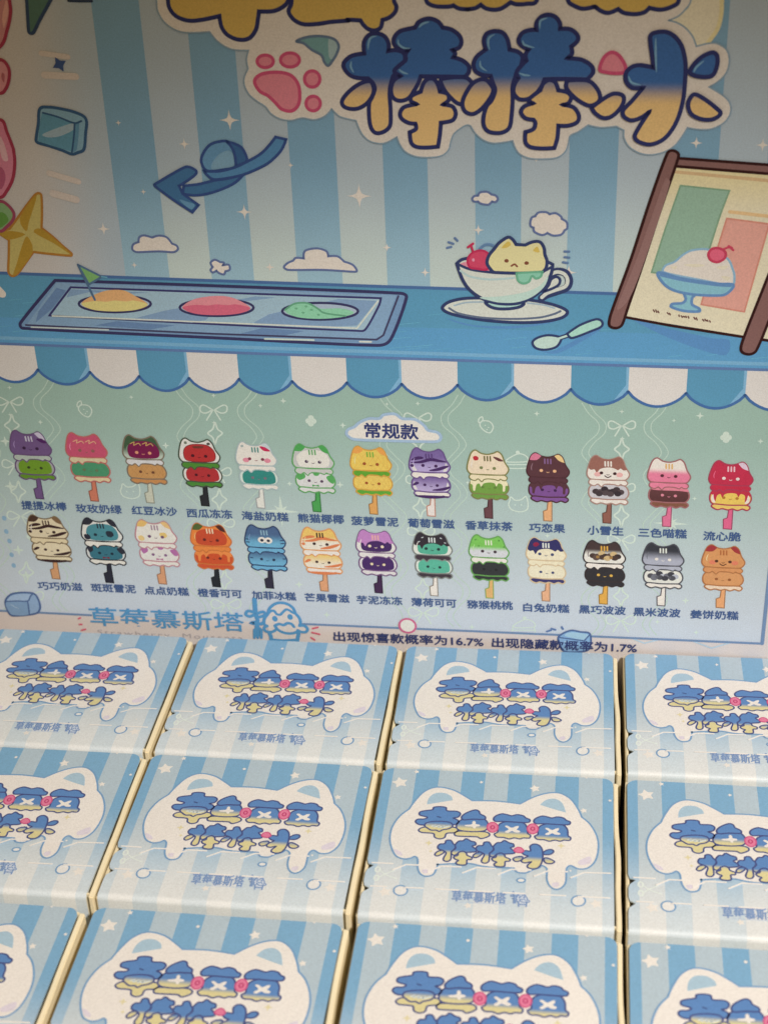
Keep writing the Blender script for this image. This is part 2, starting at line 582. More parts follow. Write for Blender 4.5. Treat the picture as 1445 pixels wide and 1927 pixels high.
# ---- title sticker and lettering
A_ = crop(290, 0, 3.905, panel); B_ = crop(630, 0, 5.558, panel); C_ = crop(860, 0, 5.352, panel); D_ = crop(1100, 0, 4.188, panel)
E_ = crop(0, 0, 6.425, panel); F_ = crop(0, 280, 6.02, panel); G_ = crop(270, 230, 4.983, panel); H_ = crop(20, 480, 3.803, panel)
J_ = crop(820, 420, 5.161, panel); K_ = crop(1130, 270, 4.587, panel); L_ = crop(150, 1110, 3.074, panel); M_ = crop(1000, 1140, 3.247, panel)
c3 = crop(0, 340, 2.007, panel); c4 = crop(720, 340, 1.993, panel)
a = card()
D1 = D_([(840, -400), (830, 20), (790, 80), (665, 155, 1), (760, 190), (830, 260), (880, 360, 1), (980, 320), (1050, 220), (1080, 100), (1085, -400)])
a.shape(D1, 9, ink((164, 136, 92), W0))
a.stroke(smooth(D_([(975, 325), (1045, 225), (1075, 110), (1080, 0), (1082, -200)]), False), 7*PX, 9.6, ink((176, 126, 78), W0), False)
a.build('cream_bubble_picture', board)
a = card()
back = (A_([(10, -400), (20, 0), (30, 80), (80, 160), (160, 215), (250, 235), (410, 228, 1), (460, 290), (530, 340), (600, 362), (695, 365, 1), (680, 430), (692, 500, 1),
            (665, 560), (665, 620), (700, 690), (760, 740), (820, 780), (860, 830), (930, 870), (1010, 880), (1090, 862), (1180, 875), (1260, 845), (1305, 795, 1), (1350, 840)])
        + B_([(80, 1222), (225, 1255, 1), (240, 1300), (290, 1400), (370, 1470), (480, 1495), (560, 1475), (650, 1425, 1), (680, 1500), (740, 1580), (850, 1630), (1000, 1640),
              (1120, 1620), (1190, 1560), (1215, 1470), (1250, 1390), (1340, 1320), (1390, 1300), (1425, 1315, 1)])
        + C_([(180, 1330), (260, 1400), (360, 1435), (480, 1425), (560, 1410, 1), (590, 1490), (640, 1550), (740, 1590), (880, 1595), (1010, 1580), (1090, 1520), (1120, 1440),
              (1140, 1360), (1220, 1320), (1320, 1252, 1)])
        + D_([(130, 1000), (250, 990, 1), (310, 1022, 1), (310, 1080), (350, 1150), (430, 1200), (520, 1215), (620, 1195), (700, 1150), (760, 1080), (810, 1000, 1), (900, 1015),
              (1000, 1010), (1100, 960), (1150, 880), (1140, 800), (1080, 740), (980, 680, 1), (1060, 630), (1120, 560), (1140, 470), (1120, 390), (1050, 340), (980, 335),
              (880, 360, 1), (850, 280), (790, 210), (720, 170), (660, 155, 1), (740, 120), (800, 60), (835, 0), (850, -400)]))
a.shape(back, 11, ink((148, 126, 98), W0, True), ink((108, 120, 118), W1), 2.6*PX, ink((176, 159, 132), W1, True), (panel(800, 40)[1], panel(800, 260)[1]))
sticker = a.build('title_sticker', board)

navy = ink((34, 36, 64), WS, True)
gold = ink((140, 104, 44), W0, True)
yel, blu = ink((176, 138, 82), WS, True), ink((46, 74, 103), WS, True)
LW = 7.2*PX
def letter(name, shapes, y0=None, y1=None, col=None, ly=13, hl=()):
    a = card()
    l = ly
    for pts in shapes:
        if y0 is None:
            a.shape(pts, l, col, navy, LW)
        else:
            a.shape(pts, l, blu, navy, LW, yel, (y0, y1))
        l += 1.1
    for pts in hl:
        a.stroke(smooth(pts, False), 3.6*PX, l+0.5, ink((92, 122, 136), W1), False, True)
        l += 0.1
    a.build(name, sticker)
letter('title_character', [A_([(100, -330), (105, -60), (110, 40), (160, 110), (250, 145), (350, 140), (482, 112, 1), (497, 190), (540, 250), (620, 285), (700, 275), (750, 210), (765, 130),
                          (772, 78, 1), (880, 75), (960, 35), (990, -20), (1000, -330)])], col=gold)
letter('title_character', [A_([(1080, -320), (1010, 20), (990, 80), (1030, 140), (1100, 172), (1200, 170), (1300, 155), (1430, 145)]) +
                          B_([(130, 198), (270, 205, 1), (300, 250), (350, 295), (420, 310), (480, 280), (500, 200, 1), (570, 175), (630, 120), (645, 60), (620, 0), (560, -400)])], col=gold)
letter('title_character', [B_([(900, -400), (960, 0), (1000, 40), (1080, 60), (1200, 60), (1240, 48, 1), (1300, 80), (1400, 90)]) +
                          C_([(100, 85), (180, 75), (240, 40, 1), (290, 75), (370, 90), (450, 75), (540, 15, 1), (600, 35), (700, 30), (800, 0), (850, -400)])], col=gold)
letter('title_character', [C_([(1060, -400), (1120, 0), (1170, 45), (1270, 80), (1390, 58, 1)]) +
                          D_([(80, 45, 1), (130, 80), (190, 95), (265, 65, 1), (310, 95), (400, 105), (470, 90), (510, 55, 1), (600, 70), (690, 45), (740, 0), (760, -400)])], col=gold)
ya, yb = panel(800, 140)[1], panel(800, 188)[1]
letter('title_character', [
    B_([(365, 840), (260, 870), (150, 950), (80, 1040), (90, 1100), (160, 1130), (250, 1125), (340, 1070), (400, 980), (405, 900)]),
    B_([(1120, 820), (1360, 800), (1440, 880), (1400, 1000), (1310, 1080), (1200, 1000), (1130, 900)]),
    B_([(310, 550, 1), (305, 440), (350, 365), (430, 338), (520, 370), (565, 450), (560, 525, 1), (640, 515), (720, 545), (735, 620), (700, 690), (610, 790, 1), (580, 900), (575, 1000), (585, 1150), (580, 1300),
        (530, 1360), (460, 1385), (410, 1370), (375, 1310), (360, 1200), (362, 1070), (395, 1000), (420, 920), (400, 860), (350, 812, 1), (230, 805), (150, 770), (97, 700), (102, 640), (180, 575)]),
    B_([(840, 280, 1), (880, 220), (960, 187), (1030, 192), (1090, 225), (1130, 280, 1), (1220, 300), (1300, 360), (1325, 430), (1300, 490), (1230, 515, 1), (1260, 550), (1240, 592, 1), (1330, 620), (1400, 680),
        (1400, 750), (1360, 795, 1), (900, 790, 1), (880, 850), (830, 940), (770, 1020), (680, 1045), (610, 1010), (590, 920), (620, 830), (690, 785, 1), (625, 740), (660, 690), (740, 620), (740, 560), (770, 515, 1),
        (680, 505), (620, 450), (625, 380), (680, 320), (760, 295)]),
    B_([(900, 950, 1), (930, 860), (980, 815), (1040, 820), (1080, 880), (1100, 950, 1), (1180, 975), (1190, 1040), (1130, 1085, 1), (1230, 1105), (1265, 1180), (1230, 1250), (1110, 1275, 1), (1100, 1400),
        (1080, 1525, 1), (950, 1535), (850, 1525), (800, 1480), (785, 1375, 1), (850, 1340), (845, 1285, 1), (770, 1275), (700, 1230), (685, 1170), (730, 1110), (860, 1080, 1), (800, 1050), (800, 1000), (850, 970)]),
    ], ya, yb, hl=[B_([(440, 368), (380, 385), (355, 440), (350, 510)]), B_([(175, 630), (170, 690), (200, 750)]), B_([(880, 280), (920, 240), (990, 218)]), B_([(665, 400), (670, 450), (720, 490), (790, 495)]),
                   B_([(670, 715), (710, 745), (770, 765)])])
letter('title_character', [
    C_([(345, 850), (300, 800), (240, 790), (160, 830), (90, 930), (55, 1030), (80, 1110), (150, 1140), (220, 1110), (290, 1040), (350, 950), (365, 890)]),
    C_([(1110, 800, 1), (1310, 800), (1400, 870), (1440, 960), (1420, 1020), (1340, 1055), (1250, 1020), (1160, 950), (1100, 870)]),
    C_([(290, 490, 1), (270, 400), (300, 330), (380, 303), (460, 320), (510, 390), (530, 490, 1), (610, 510), (660, 560), (645, 650), (600, 720), (590, 760, 1), (560, 860), (560, 1000), (550, 1150), (530, 1270), (470, 1320),
        (390, 1330), (310, 1310), (270, 1250), (270, 1160), (300, 1060), (350, 1000), (385, 900), (360, 820), (340, 755, 1), (260, 745), (190, 710), (167, 640), (200, 560)]),
    C_([(800, 290, 1), (800, 220), (850, 158), (920, 138), (990, 160), (1035, 220), (1038, 280, 1), (1140, 285), (1210, 340), (1215, 400), (1150, 460, 1), (1158, 530), (1110, 577, 1), (1250, 590), (1350, 650), (1370, 720),
        (1310, 790, 1), (1000, 785), (880, 790, 1), (850, 860), (780, 950), (700, 990), (620, 985), (570, 920), (580, 840), (620, 775, 1), (600, 720), (640, 660), (700, 600, 1), (690, 540), (720, 490, 1), (650, 450),
        (620, 400), (650, 330), (720, 295)]),
    C_([(840, 900, 1), (870, 830), (930, 795), (990, 820), (1020, 900, 1), (1110, 920), (1150, 970), (1120, 1030), (1060, 1045, 1), (1170, 1070), (1225, 1150), (1210, 1220), (1120, 1255), (1020, 1255, 1), (1010, 1380),
        (980, 1480, 1), (860, 1485), (740, 1470), (690, 1420), (690, 1320, 1), (770, 1290), (790, 1230), (770, 1195, 1), (690, 1180), (645, 1120), (680, 1060), (770, 1030, 1), (720, 1000), (770, 950)]),
    ], panel(1000, 138)[1], panel(1000, 186)[1], ly=20, hl=[C_([(380, 335), (325, 370), (315, 430), (330, 490)]), C_([(235, 600), (240, 660), (300, 705)]), C_([(910, 170), (840, 200), (835, 280)]),
                   C_([(660, 395), (680, 440), (780, 470)]), C_([(625, 725), (680, 745), (740, 750)])])
letter('title_character', [
    D_([(55, 840, 1), (150, 770), (230, 730), (300, 745), (305, 800), (260, 870), (200, 915), (140, 920), (80, 880)]),
    D_([(520, 270), (570, 245), (650, 245), (720, 290), (770, 370), (795, 500), (790, 640), (775, 780), (740, 910), (690, 1010), (620, 1090), (520, 1130), (430, 1110), (395, 1070), (420, 1010), (470, 930), (512, 870, 1),
        (450, 915), (370, 940), (310, 910), (305, 860), (370, 790), (430, 720), (462, 682, 1), (380, 685), (330, 640), (325, 570), (370, 520), (440, 505), (545, 525, 1), (530, 420), (518, 330)]),
    D_([(830, 565), (860, 500), (930, 435), (1010, 405), (1045, 440), (1040, 520), (1000, 590), (900, 595)]),
    D_([(870, 735), (940, 770), (1020, 830), (1070, 885), (1010, 930), (920, 930), (840, 890), (815, 820), (835, 760)]),
    ], panel(1230, 150)[1], panel(1230, 198)[1], ly=26, hl=[D_([(560, 290), (560, 420), (565, 560)]), D_([(345, 590), (370, 640), (440, 660)]), D_([(860, 560), (880, 520), (940, 470)])])
a = card()
pk, pko = ink((176, 100, 96), W1), ink((160, 60, 76), W1)
a.shape(D_([(120, 540), (150, 450), (210, 405), (270, 430), (320, 510), (315, 560), (250, 570), (170, 562)]), 24, pk, pko, 6*PX)
a.build('pink_drop_picture', sticker)
a = card()
for cx_, cy_, rx, ry in ((818, 445, 60, 46), (1000, 435, 70, 52), (1163, 575, 57, 60), (1170, 755, 53, 54)):
    q = A_([(cx_ + rx*math.cos(t*math.pi/10), cy_ + ry*math.sin(t*math.pi/10)) for t in range(20)])
    a.shape(q, 13, pk, pko, 5.6*PX, sm=False)
a.shape(A_([(740, 590), (790, 540), (900, 525), (1000, 545), (1058, 610), (1072, 700), (1058, 770), (1010, 810), (940, 797), (893, 750), (840, 700), (775, 662)]), 13, pk, pko, 6*PX)
a.build('paw_print_picture', sticker)
a = card()
a.shape(A_([(1048, 297), (1120, 268), (1220, 260), (1320, 280), (1357, 330), (1342, 390), (1312, 440), (1280, 477), (1252, 450), (1230, 400), (1160, 360), (1100, 312)]), 13,
        ink((90, 118, 108), W1), ink((76, 88, 98), W1), 4.6*PX)
a.fill(smooth(A_([(1285, 275), (1340, 310), (1345, 370), (1305, 430), (1285, 400)])), 13.3, ink((128, 138, 122), W1))
a.build('shard_picture', sticker)

# ---- loose motifs on the striped wall
a = card()
c1, c2, co = ink((48, 84, 116), W1), ink((62, 100, 130), W1), ink((38, 58, 100), W1)
w = 5*PX
ring = smooth(G_([(545, 370), (560, 290), (620, 210), (700, 178), (790, 175), (860, 240), (880, 320), (862, 410), (750, 440), (600, 450)]))
hole = smooth(G_([(640, 436), (648, 368), (715, 290), (800, 258), (850, 310), (852, 405), (740, 432)]))
a.fill(ring, 9, ink((76, 110, 132), W1), holes=[hole])
a.stroke(ring, w, 9.5, co)
a.shape(G_([(380, 590, 1), (520, 575), (660, 540, 1), (800, 520), (940, 485, 1), (860, 560), (740, 620), (600, 665), (480, 680), (370, 665, 1)]), 10, c1, co, w)
a.shape(G_([(780, 175, 1), (860, 197), (930, 242), (972, 335), (960, 372, 1), (870, 405, 1), (860, 310), (830, 230)]), 11, ink((42, 74, 110), W1), co, w)
a.shape(G_([(570, 450, 1), (700, 455), (850, 420), (980, 360), (1100, 290), (1180, 210), (1240, 132, 1), (1338, 155, 1), (1290, 260), (1180, 370), (1050, 440), (920, 490), (780, 520), (660, 530), (600, 490)]), 12, c2, co, w)
a.shape(G_([(105, 578, 1), (390, 415), (470, 430), (498, 470), (430, 530), (335, 590, 1), (370, 665, 1), (518, 770, 1), (460, 838, 1), (280, 720), (110, 592)]), 13, c1, co, w)
a.fill(smooth(G_([(340, 720), (400, 735), (480, 765), (455, 810), (400, 780)])), 13.7, ink((78, 112, 132), W1))
a.build('ribbon_arrow_picture', board)

a = card()
lo = ink((42, 70, 98), WL)
a.shape(E_([(485, 1308), (600, 1288), (760, 1312), (900, 1347), (1015, 1400), (1050, 1470), (1038, 1600), (1018, 1795), (940, 1838), (870, 1856), (760, 1813), (600, 1758), (452, 1713), (442, 1650), (467, 1480)]), 9,
        ink((108, 134, 138), WL), lo, 5.5*PX)
a.fill(smooth(E_([(510, 1360, 1), (700, 1410), (900, 1485, 1), (885, 1650), (868, 1825, 1), (650, 1760), (465, 1700, 1), (480, 1520)])), 9.7, ink((78, 118, 132), WL))
a.fill(smooth(E_([(515, 1620), (640, 1560), (890, 1482), (890, 1560), (720, 1640), (580, 1652)])), 9.9, ink((132, 142, 134), WL))
a.fill(smooth(E_([(905, 1500), (960, 1480), (930, 1800), (880, 1820)])), 10.0, ink((76, 112, 130), WL))
a.stroke(smooth(E_([(520, 1355), (700, 1405), (900, 1480), (985, 1455)]), False), 3.4*PX, 10.3, lo, False)
a.stroke(smooth(E_([(905, 1485), (895, 1650), (872, 1840)]), False), 3.4*PX, 10.5, lo, False)
a.build('ice_cube_picture', board)

a = card()
a.shape(E_([(300, -300), (325, 0), (350, 370), (375, 395), (410, 380), (490, 220), (610, 0), (760, -300)]), 9, ink((70, 92, 72), WL), ink((40, 56, 78), WL), 6*PX)
a.build('leaf_shard_picture', board)
a = card()
a.stroke(E_([(830, -2), (960, 3), (1110, 3)]), 5*PX, 9, ink((30, 44, 62), WL), False)
a.build('dark_line_picture', board)
a = card()
a.fill(star_pts(E_([(720, 770)])[0], 14*PX, 4, 0.5, 0.45), 9, ink((46, 66, 104), WL))
a.build('navy_star_picture', board)

a = card()
rl = ink((134, 44, 54), WL)
for pts, c in ((E_([(60, -300), (118, 0), (130, 150), (90, 350), (0, 560), (-300, 700), (-300, -200)]), ink((168, 108, 96), WL)),
               (E_([(0, 715), (80, 765), (117, 870), (90, 1030), (0, 1120), (-200, 1000), (-200, 800)]), ink((180, 116, 106), WL)),
               (E_([(0, 1440), (90, 1600), (160, 1780)]) + F_([(155, 0), (170, 150), (148, 330), (80, 470), (0, 545), (-300, 500), (-300, -200)]), ink((178, 104, 108), WL)),
               ):
    a.shape(pts, 9, c, rl, 6*PX)
for pts, c in ((F_([(0, 200), (60, 270), (55, 380), (0, 450), (-100, 300)]), ink((150, 72, 84), WL)), (E_([(60, 900), (30, 870), (20, 930), (50, 990)]), ink((150, 80, 76), WL)),
               (E_([(0, 1640), (60, 1750), (100, 1927), (40, 1927), (0, 1800)]), ink((192, 142, 130), WL)), (E_([(90, 0), (100, 150), (50, 330), (30, 200), (70, 0)]), ink((190, 134, 110), WL))):
    a.fill(smooth(pts), 9.8, c)
a.shape(F_([(0, 590), (90, 630), (158, 720), (148, 800), (80, 875), (0, 925), (-120, 800), (-120, 680)]), 10.5, ink((112, 134, 82), WL), ink((128, 56, 64), WL), 6*PX)
a.fill(smooth(F_([(0, 720), (60, 730), (100, 800), (60, 850), (0, 880)])), 11.3, ink((84, 118, 48), WL))
a.build('strawberry_character_edge', board)

a = card()
sd, sl, so = ink((162, 122, 40), WG), ink((178, 154, 82), WG), ink((160, 104, 40), WG)
a.shape(F_([(440, 497), (470, 520), (478, 700), (473, 890, 1), (600, 990), (720, 1100), (812, 1180), (805, 1205), (600, 1188), (380, 1163, 1), (290, 1290), (200, 1410), (140, 1436), (98, 1390), (102, 1200), (104, 1030, 1),
            (-60, 920, 1), (20, 930, 1), (110, 900, 1), (200, 780, 1), (300, 640), (400, 515)]), 8, sl, so, 4.6*PX)
for pts in ([(420, 510), (225, 780), (300, 930), (330, 820)], [(470, 900), (385, 940), (620, 1070), (800, 1190), (720, 1105)], [(375, 1160), (310, 985), (250, 1100), (190, 1300), (150, 1425), (200, 1405)],
            [(100, 1025), (290, 965), (130, 925), (0, 950)]):
    a.fill(smooth(F_(pts), True, 3), 8.8, sd)
a.build('gold_star_picture', board)

ol = ink((84, 96, 130), W2)
for pts in (c3([(500, 252), (505, 238), (524, 230, 1), (527, 212), (545, 205), (575, 213, 1), (600, 206), (630, 212), (650, 236, 1), (668, 244), (672, 258), (655, 268), (600, 265), (520, 268), (504, 262)]),
            c3([(796, 336), (804, 324, 1), (796, 308), (812, 297), (832, 306, 1), (846, 308), (842, 318, 1), (864, 316), (868, 334), (852, 340, 1), (846, 352), (828, 347), (818, 338, 1), (804, 345)]),
            c3([(1073, 325), (1086, 310), (1108, 300, 1), (1118, 290), (1148, 292, 1), (1152, 264), (1195, 254), (1232, 264), (1240, 284, 1), (1275, 284), (1300, 304, 1), (1332, 316), (1348, 338), (1335, 342), (1220, 335), (1090, 335)]),
            c4([(336, 66), (344, 56), (358, 54, 1), (366, 42), (392, 40), (408, 50, 1), (424, 54), (432, 66), (424, 78), (410, 76, 1), (396, 88), (368, 84), (358, 76, 1), (342, 76)]),
            c4([(554, 152), (560, 136), (572, 132, 1), (584, 118), (612, 116), (626, 124, 1), (648, 120), (668, 132), (672, 142, 1), (690, 154), (692, 176), (682, 184, 1), (670, 200), (640, 204), (618, 194, 1), (598, 202), (570, 190), (566, 174, 1), (555, 168)])):
    a = card()
    a.shape(pts, 7, ink((198, 181, 157), W2, True), ol, 4*PX)
    a.build('cloud_picture', board)
for x, y, r in ((432, 225, 19), (347, 270, 11), (460, 398, 15), (676, 368, 23), (223, 230, 6), (195, 430, 13), (253, 498, 7), (508, 502, 10), (728, 465, 9), (800, 512, 10), (900, 432, 11), (1310, 268, 11),
                (1435, 272, 12), (1070, 512, 15), (270, 360, 6), (547, 310, 6), (1009, 300, 5)):
    a = card()
    a.fill(smooth([(p[0], p[1], 1) if i % 2 == 0 else p for i, p in enumerate(star_pts(panel(x, y), r*PX, 4, 0.30))], True, 3), 6.9 if y > 540 else 5.0, ink((202, 188, 166), W2))
    a.build('sparkle_picture', board)

# ---- ice cream tray
a = card()
dk = ink((48, 46, 78), W2)
outer = H_([(72, 482), (320, 178, 1), (1445, 216), (2790, 270), (2833, 300), (2720, 600), (2620, 643), (1445, 588), (88, 520)])
a.shape(outer, 8, ink((104, 126, 142), W2, True), dk, 6*PX)
a.fill(H_([(120, 492), (330, 195), (1445, 235), (2760, 285), (2660, 570), (2610, 595), (1445, 552)]), 8.8, ink((118, 138, 148), W2, True))
for pts in ([(600, 500), (760, 470), (1180, 500), (1000, 530)], [(180, 480), (300, 380), (400, 250), (330, 230), (200, 400)], [(1640, 560), (1800, 520), (2100, 540), (1950, 575)]):
    a.fill(H_(pts), 9.0, ink((94, 114, 134), W2, True))
a.stroke(H_([(110, 497), (1445, 560), (2620, 602), (2668, 570), (2775, 290)]), 3.6*PX, 9.2, ink((58, 54, 76), W2), False)
a.stroke(H_([(150, 512), (700, 532)]), 3*PX, 9.25, ink((170, 172, 170), W2), False)
a.stroke(H_([(1820, 596), (2170, 605)]), 3.5*PX, 9.3, ink((176, 186, 182), W2), False)
a.stroke(H_([(2500, 616), (2580, 618)]), 3.5*PX, 9.35, ink((186, 190, 180), W2), False)
inner = H_([(278, 430, 1), (432, 227, 1), (1445, 263), (2650, 305, 1), (2635, 360), (2540, 528), (2480, 538), (1445, 490)])
a.shape(inner, 10, ink((142, 158, 156), W2, True), ink((52, 48, 80), W2, True), 4*PX)
for pts in ([(430, 240), (1000, 265), (800, 275), (560, 262), (400, 300)], [(880, 452), (1100, 395), (1240, 370), (1500, 350), (1900, 300), (1750, 292), (1500, 340), (1400, 460), (1300, 480)],
            [(1740, 480), (1850, 420), (1960, 395), (2350, 310), (2620, 325), (2480, 500), (2300, 510), (1800, 500)]):
    a.fill(H_(pts), 10.7, ink((116, 134, 146), W2, True))
a.stroke(H_([(300, 432), (1445, 478), (2480, 520), (2630, 325)]), 3*PX, 11.0, ink((184, 194, 190), W2), False)
tr = a.build('dessert_tray_picture', board)
for k, (x0, x1, yc, ytop, ybot, lo_, hi_) in enumerate(((490, 1005, 345, 248, 407, (212, 176, 104), (198, 146, 92)), (1212, 1740, 372, 290, 438, (188, 88, 98), (204, 120, 116)),
                                                    (1945, 2487, 398, 336, 462, (126, 172, 130), (134, 180, 138)))):
    a = card()
    cx_, rx = (x0+x1)/2, (x1-x0)/2
    well = H_([(cx_ + rx*math.cos(t*math.pi/16), yc + 60*math.sin(t*math.pi/16)) for t in range(32)])
    a.shape(well, 12, ink((150, 156, 156), W2), dk, 4.6*PX, sm=False)
    if k < 2:
        mound = H_([(x0+18, yc), (x0+90, yc-55), (cx_-60, ytop+2), (cx_+60, ytop), (x1-110, yc-55), (x1-22, yc+4), (cx_+rx*0.6, yc+42), (cx_, yc+54), (cx_-rx*0.6, yc+42)])
        a.fill(smooth(mound), 13, ink(hi_, W2))
        low = H_([(x0+18, yc), (x0+110, yc-20), (cx_-60, yc-16), (cx_, yc-24), (cx_+80, yc-18), (cx_+140, yc-24), (x1-22, yc+4), (cx_+rx*0.6, yc+42), (cx_, yc+54), (cx_-rx*0.6, yc+42)])
        a.fill(smooth(low), 13.4, ink(lo_, W2))
    else:
        a.fill(smooth(H_([(x0+22, yc), (x0+70, yc-48), (x0+170, yc-60), (x0+260, yc-20), (x0+420, yc-20), (x1-30, yc+8), (cx_+rx*0.6, yc+40), (cx_, yc+54), (cx_-rx*0.6, yc+42)])), 13, ink(lo_, W2))
        a.stroke(smooth(H_([(x0+20, yc-10), (x0+90, yc-55), (x0+180, yc-58), (x0+250, yc-22), (x0+300, yc+12), (x1-90, yc+34)]), False), 3.4*PX, 13.6, ink((88, 136, 100), W2), False)
        for dx, dy in ((100, -20), (170, -35), (210, -10), (150, 10), (260, 25)):
            a.fill(ellipse(H_([(x0+dx, yc+dy)])[0], 3*PX, 2*PX, 10), 13.8, ink((98, 146, 106), W2))
    a.build('ice_cream_picture', tr)
a = card()
fo = ink((70, 94, 120), W2)
a.stroke(H_([(485, 65), (605, 315)]), 4.4*PX, 15, fo, False)
a.shape(H_([(485, 65, 1), (655, 150, 1), (563, 205, 1)]), 15.5, ink((112, 150, 84), W2), fo, 4*PX)
a.stroke(H_([(655, 150), (690, 155)]), 3*PX, 16.2, ink((90, 140, 160), W2), False)
a.build('flag_picture', tr)

# ---- teacup
cr, co = ink((186, 188, 172), W2), ink((42, 52, 88), W2)
tc = card()
w = 6*PX
tc.shape(J_([(65, 815), (130, 760), (300, 725), (600, 725), (900, 740), (1150, 790), (1275, 850), (1230, 910), (1050, 950), (800, 960), (500, 940), (250, 900), (110, 860)]), 9, cr, co, w)
tc.stroke(smooth(J_([(130, 820), (220, 870), (450, 912), (750, 925), (1000, 912), (1140, 880), (1210, 850)]), False), 4*PX, 10, ink((84, 92, 106), W2), False)
tc.stroke(smooth(J_([(180, 795), (300, 765), (480, 760)]), False), 3*PX, 10.1, ink((140, 152, 150), W2), False)
tc.stroke(smooth(J_([(890, 770), (1050, 790), (1150, 820)]), False), 3*PX, 10.2, ink((140, 152, 150), W2), False)
cup = tc.build('teacup_picture', board)
tc = card()
tc.shape(J_([(490, 760), (520, 800), (600, 825), (720, 825), (820, 805), (850, 770), (700, 750)]), 11, ink((150, 178, 186), W2), co, w)
tc.stroke(smooth(J_([(1110, 490), (1180, 462), (1260, 480), (1295, 550), (1270, 620), (1170, 660), (1080, 690), (1030, 720)]), False), 14*PX, 11, co, False)
tc.stroke(smooth(J_([(1110, 490), (1180, 468), (1250, 490), (1280, 550), (1255, 610), (1160, 645), (1080, 675), (1030, 715)]), False), 6.5*PX, 12, cr, False)
tc.shape(J_([(1100, 590, 1), (1120, 540), (1170, 515), (1205, 540), (1195, 590), (1140, 625), (1050, 660, 1)]), 12.5, ink((186, 184, 168), W2), co, 5*PX)
tc.shape(J_([(205, 385, 1), (260, 345), (400, 325), (700, 320), (1000, 340), (1135, 395, 1), (1125, 470), (1080, 570), (1010, 660), (900, 735), (780, 775), (620, 775), (470, 735), (340, 650), (260, 540)]), 13, cr, co, w)
tc.fill(smooth(J_([(430, 715), (620, 705), (860, 665), (1010, 600), (1090, 510), (1060, 600), (980, 680), (880, 735), (760, 765), (620, 765), (520, 745)])), 13.8, ink((166, 180, 174), W2))
tc.fill(smooth(J_([(235, 390), (350, 360), (560, 350), (620, 470), (450, 460), (300, 435)])), 13.9, ink((196, 120, 122), W2))
tc.stroke(smooth(J_([(222, 395), (330, 440), (480, 465), (640, 478), (800, 480), (1000, 475), (1125, 420)]), False), 5*PX, 14.1, co, False)
tc.stroke(smooth(J_([(240, 455), (330, 510), (520, 540), (760, 525)]), False), 4*PX, 14.0, ink((160, 172, 160), W2), False)
tc.build('cup_picture', cup)
tc = card()
tc.stroke(smooth(J_([(430, 240), (480, 205), (540, 205), (590, 235)]), False), 5*PX, 14.4, ink((84, 110, 140), W2), False)
rd = ink((182, 60, 78), W2)
tc.shape(J_([(310, 350), (350, 285), (430, 258), (500, 280), (540, 350), (500, 440), (400, 435), (330, 420)]), 15, rd, ink((168, 40, 66), W2), 4*PX)
tc.stroke(J_([(365, 275), (345, 215)]), 4*PX, 15.9, ink((170, 42, 66), W2), False)
tc.stroke(J_([(315, 225), (362, 192)]), 4.6*PX, 16.1, ink((170, 42, 66), W2), False)
tc.fill(ellipse(J_([(365, 350)])[0], 2.5*PX, 3*PX), 16, ink((214, 130, 136), W2))
tc.build('cherry_picture', cup)
tc = card()
tc.shape(J_([(500, 390), (515, 310), (570, 240), (620, 180), (700, 130), (745, 150), (780, 200, 1), (870, 205, 1), (940, 175), (1010, 175), (1050, 230), (1060, 300), (1080, 360), (1070, 430), (1035, 468, 1), (800, 478), (560, 470, 1)]),
         17, ink((214, 198, 122), W2), co, w)
for pts in ([(640, 230), (700, 170), (730, 200), (690, 230)], [(945, 260), (985, 220), (1005, 275)]):
    tc.fill(smooth(J_(pts)), 17.8, ink((188, 156, 72), W2))
for x, y in ((687, 358), (882, 380)):
    tc.fill(ellipse(J_([(x, y)])[0], 4*PX, 3.4*PX), 18, ink((112, 62, 40), W2))
tc.stroke(smooth(J_([(735, 408), (765, 392), (790, 412)]), False), 3.4*PX, 18, ink((120, 66, 44), W2), False)
tc.shape(J_([(785, 478, 1), (800, 550), (850, 578), (905, 560), (935, 505), (975, 530), (1020, 510), (1035, 465, 1), (900, 470)]), 18.4, ink((122, 166, 134), W2), ink((94, 146, 112), W2), 4*PX)
tc.build('pudding_cat_picture', cup)
sl_ = ink((84, 104, 136), W2)
for p, q in (((110, 235), (150, 225)), ((125, 180), (170, 195)), ((185, 140), (210, 165)), ((1250, 270), (1295, 272)), ((1250, 325), (1295, 330)), ((1235, 375), (1280, 382))):
    tc = card()
    tc.stroke(J_([p, q]), 4.4*PX, 9, sl_, False)
    tc.build('motion_line_picture', board)
# spoon
tc = card()
tc.shape(c4([(562, 605), (580, 588), (620, 578), (665, 585), (668, 598), (650, 622), (610, 632), (575, 626)]), 9, ink((166, 190, 192), W2), co, 4.5*PX)
tc.stroke(c4([(660, 590), (700, 577)]), 9*PX, 8.6, co, False)
tc.stroke(c4([(655, 592), (700, 577)]), 4*PX, 9.6, ink((166, 190, 192), W2), False)
tc.shape(c4([(692, 572, 1), (740, 540), (800, 518), (822, 526), (820, 545), (780, 563), (710, 588)]), 10, ink((150, 184, 152), W2), co, 4.5*PX)
tc.build('spoon_picture', board)

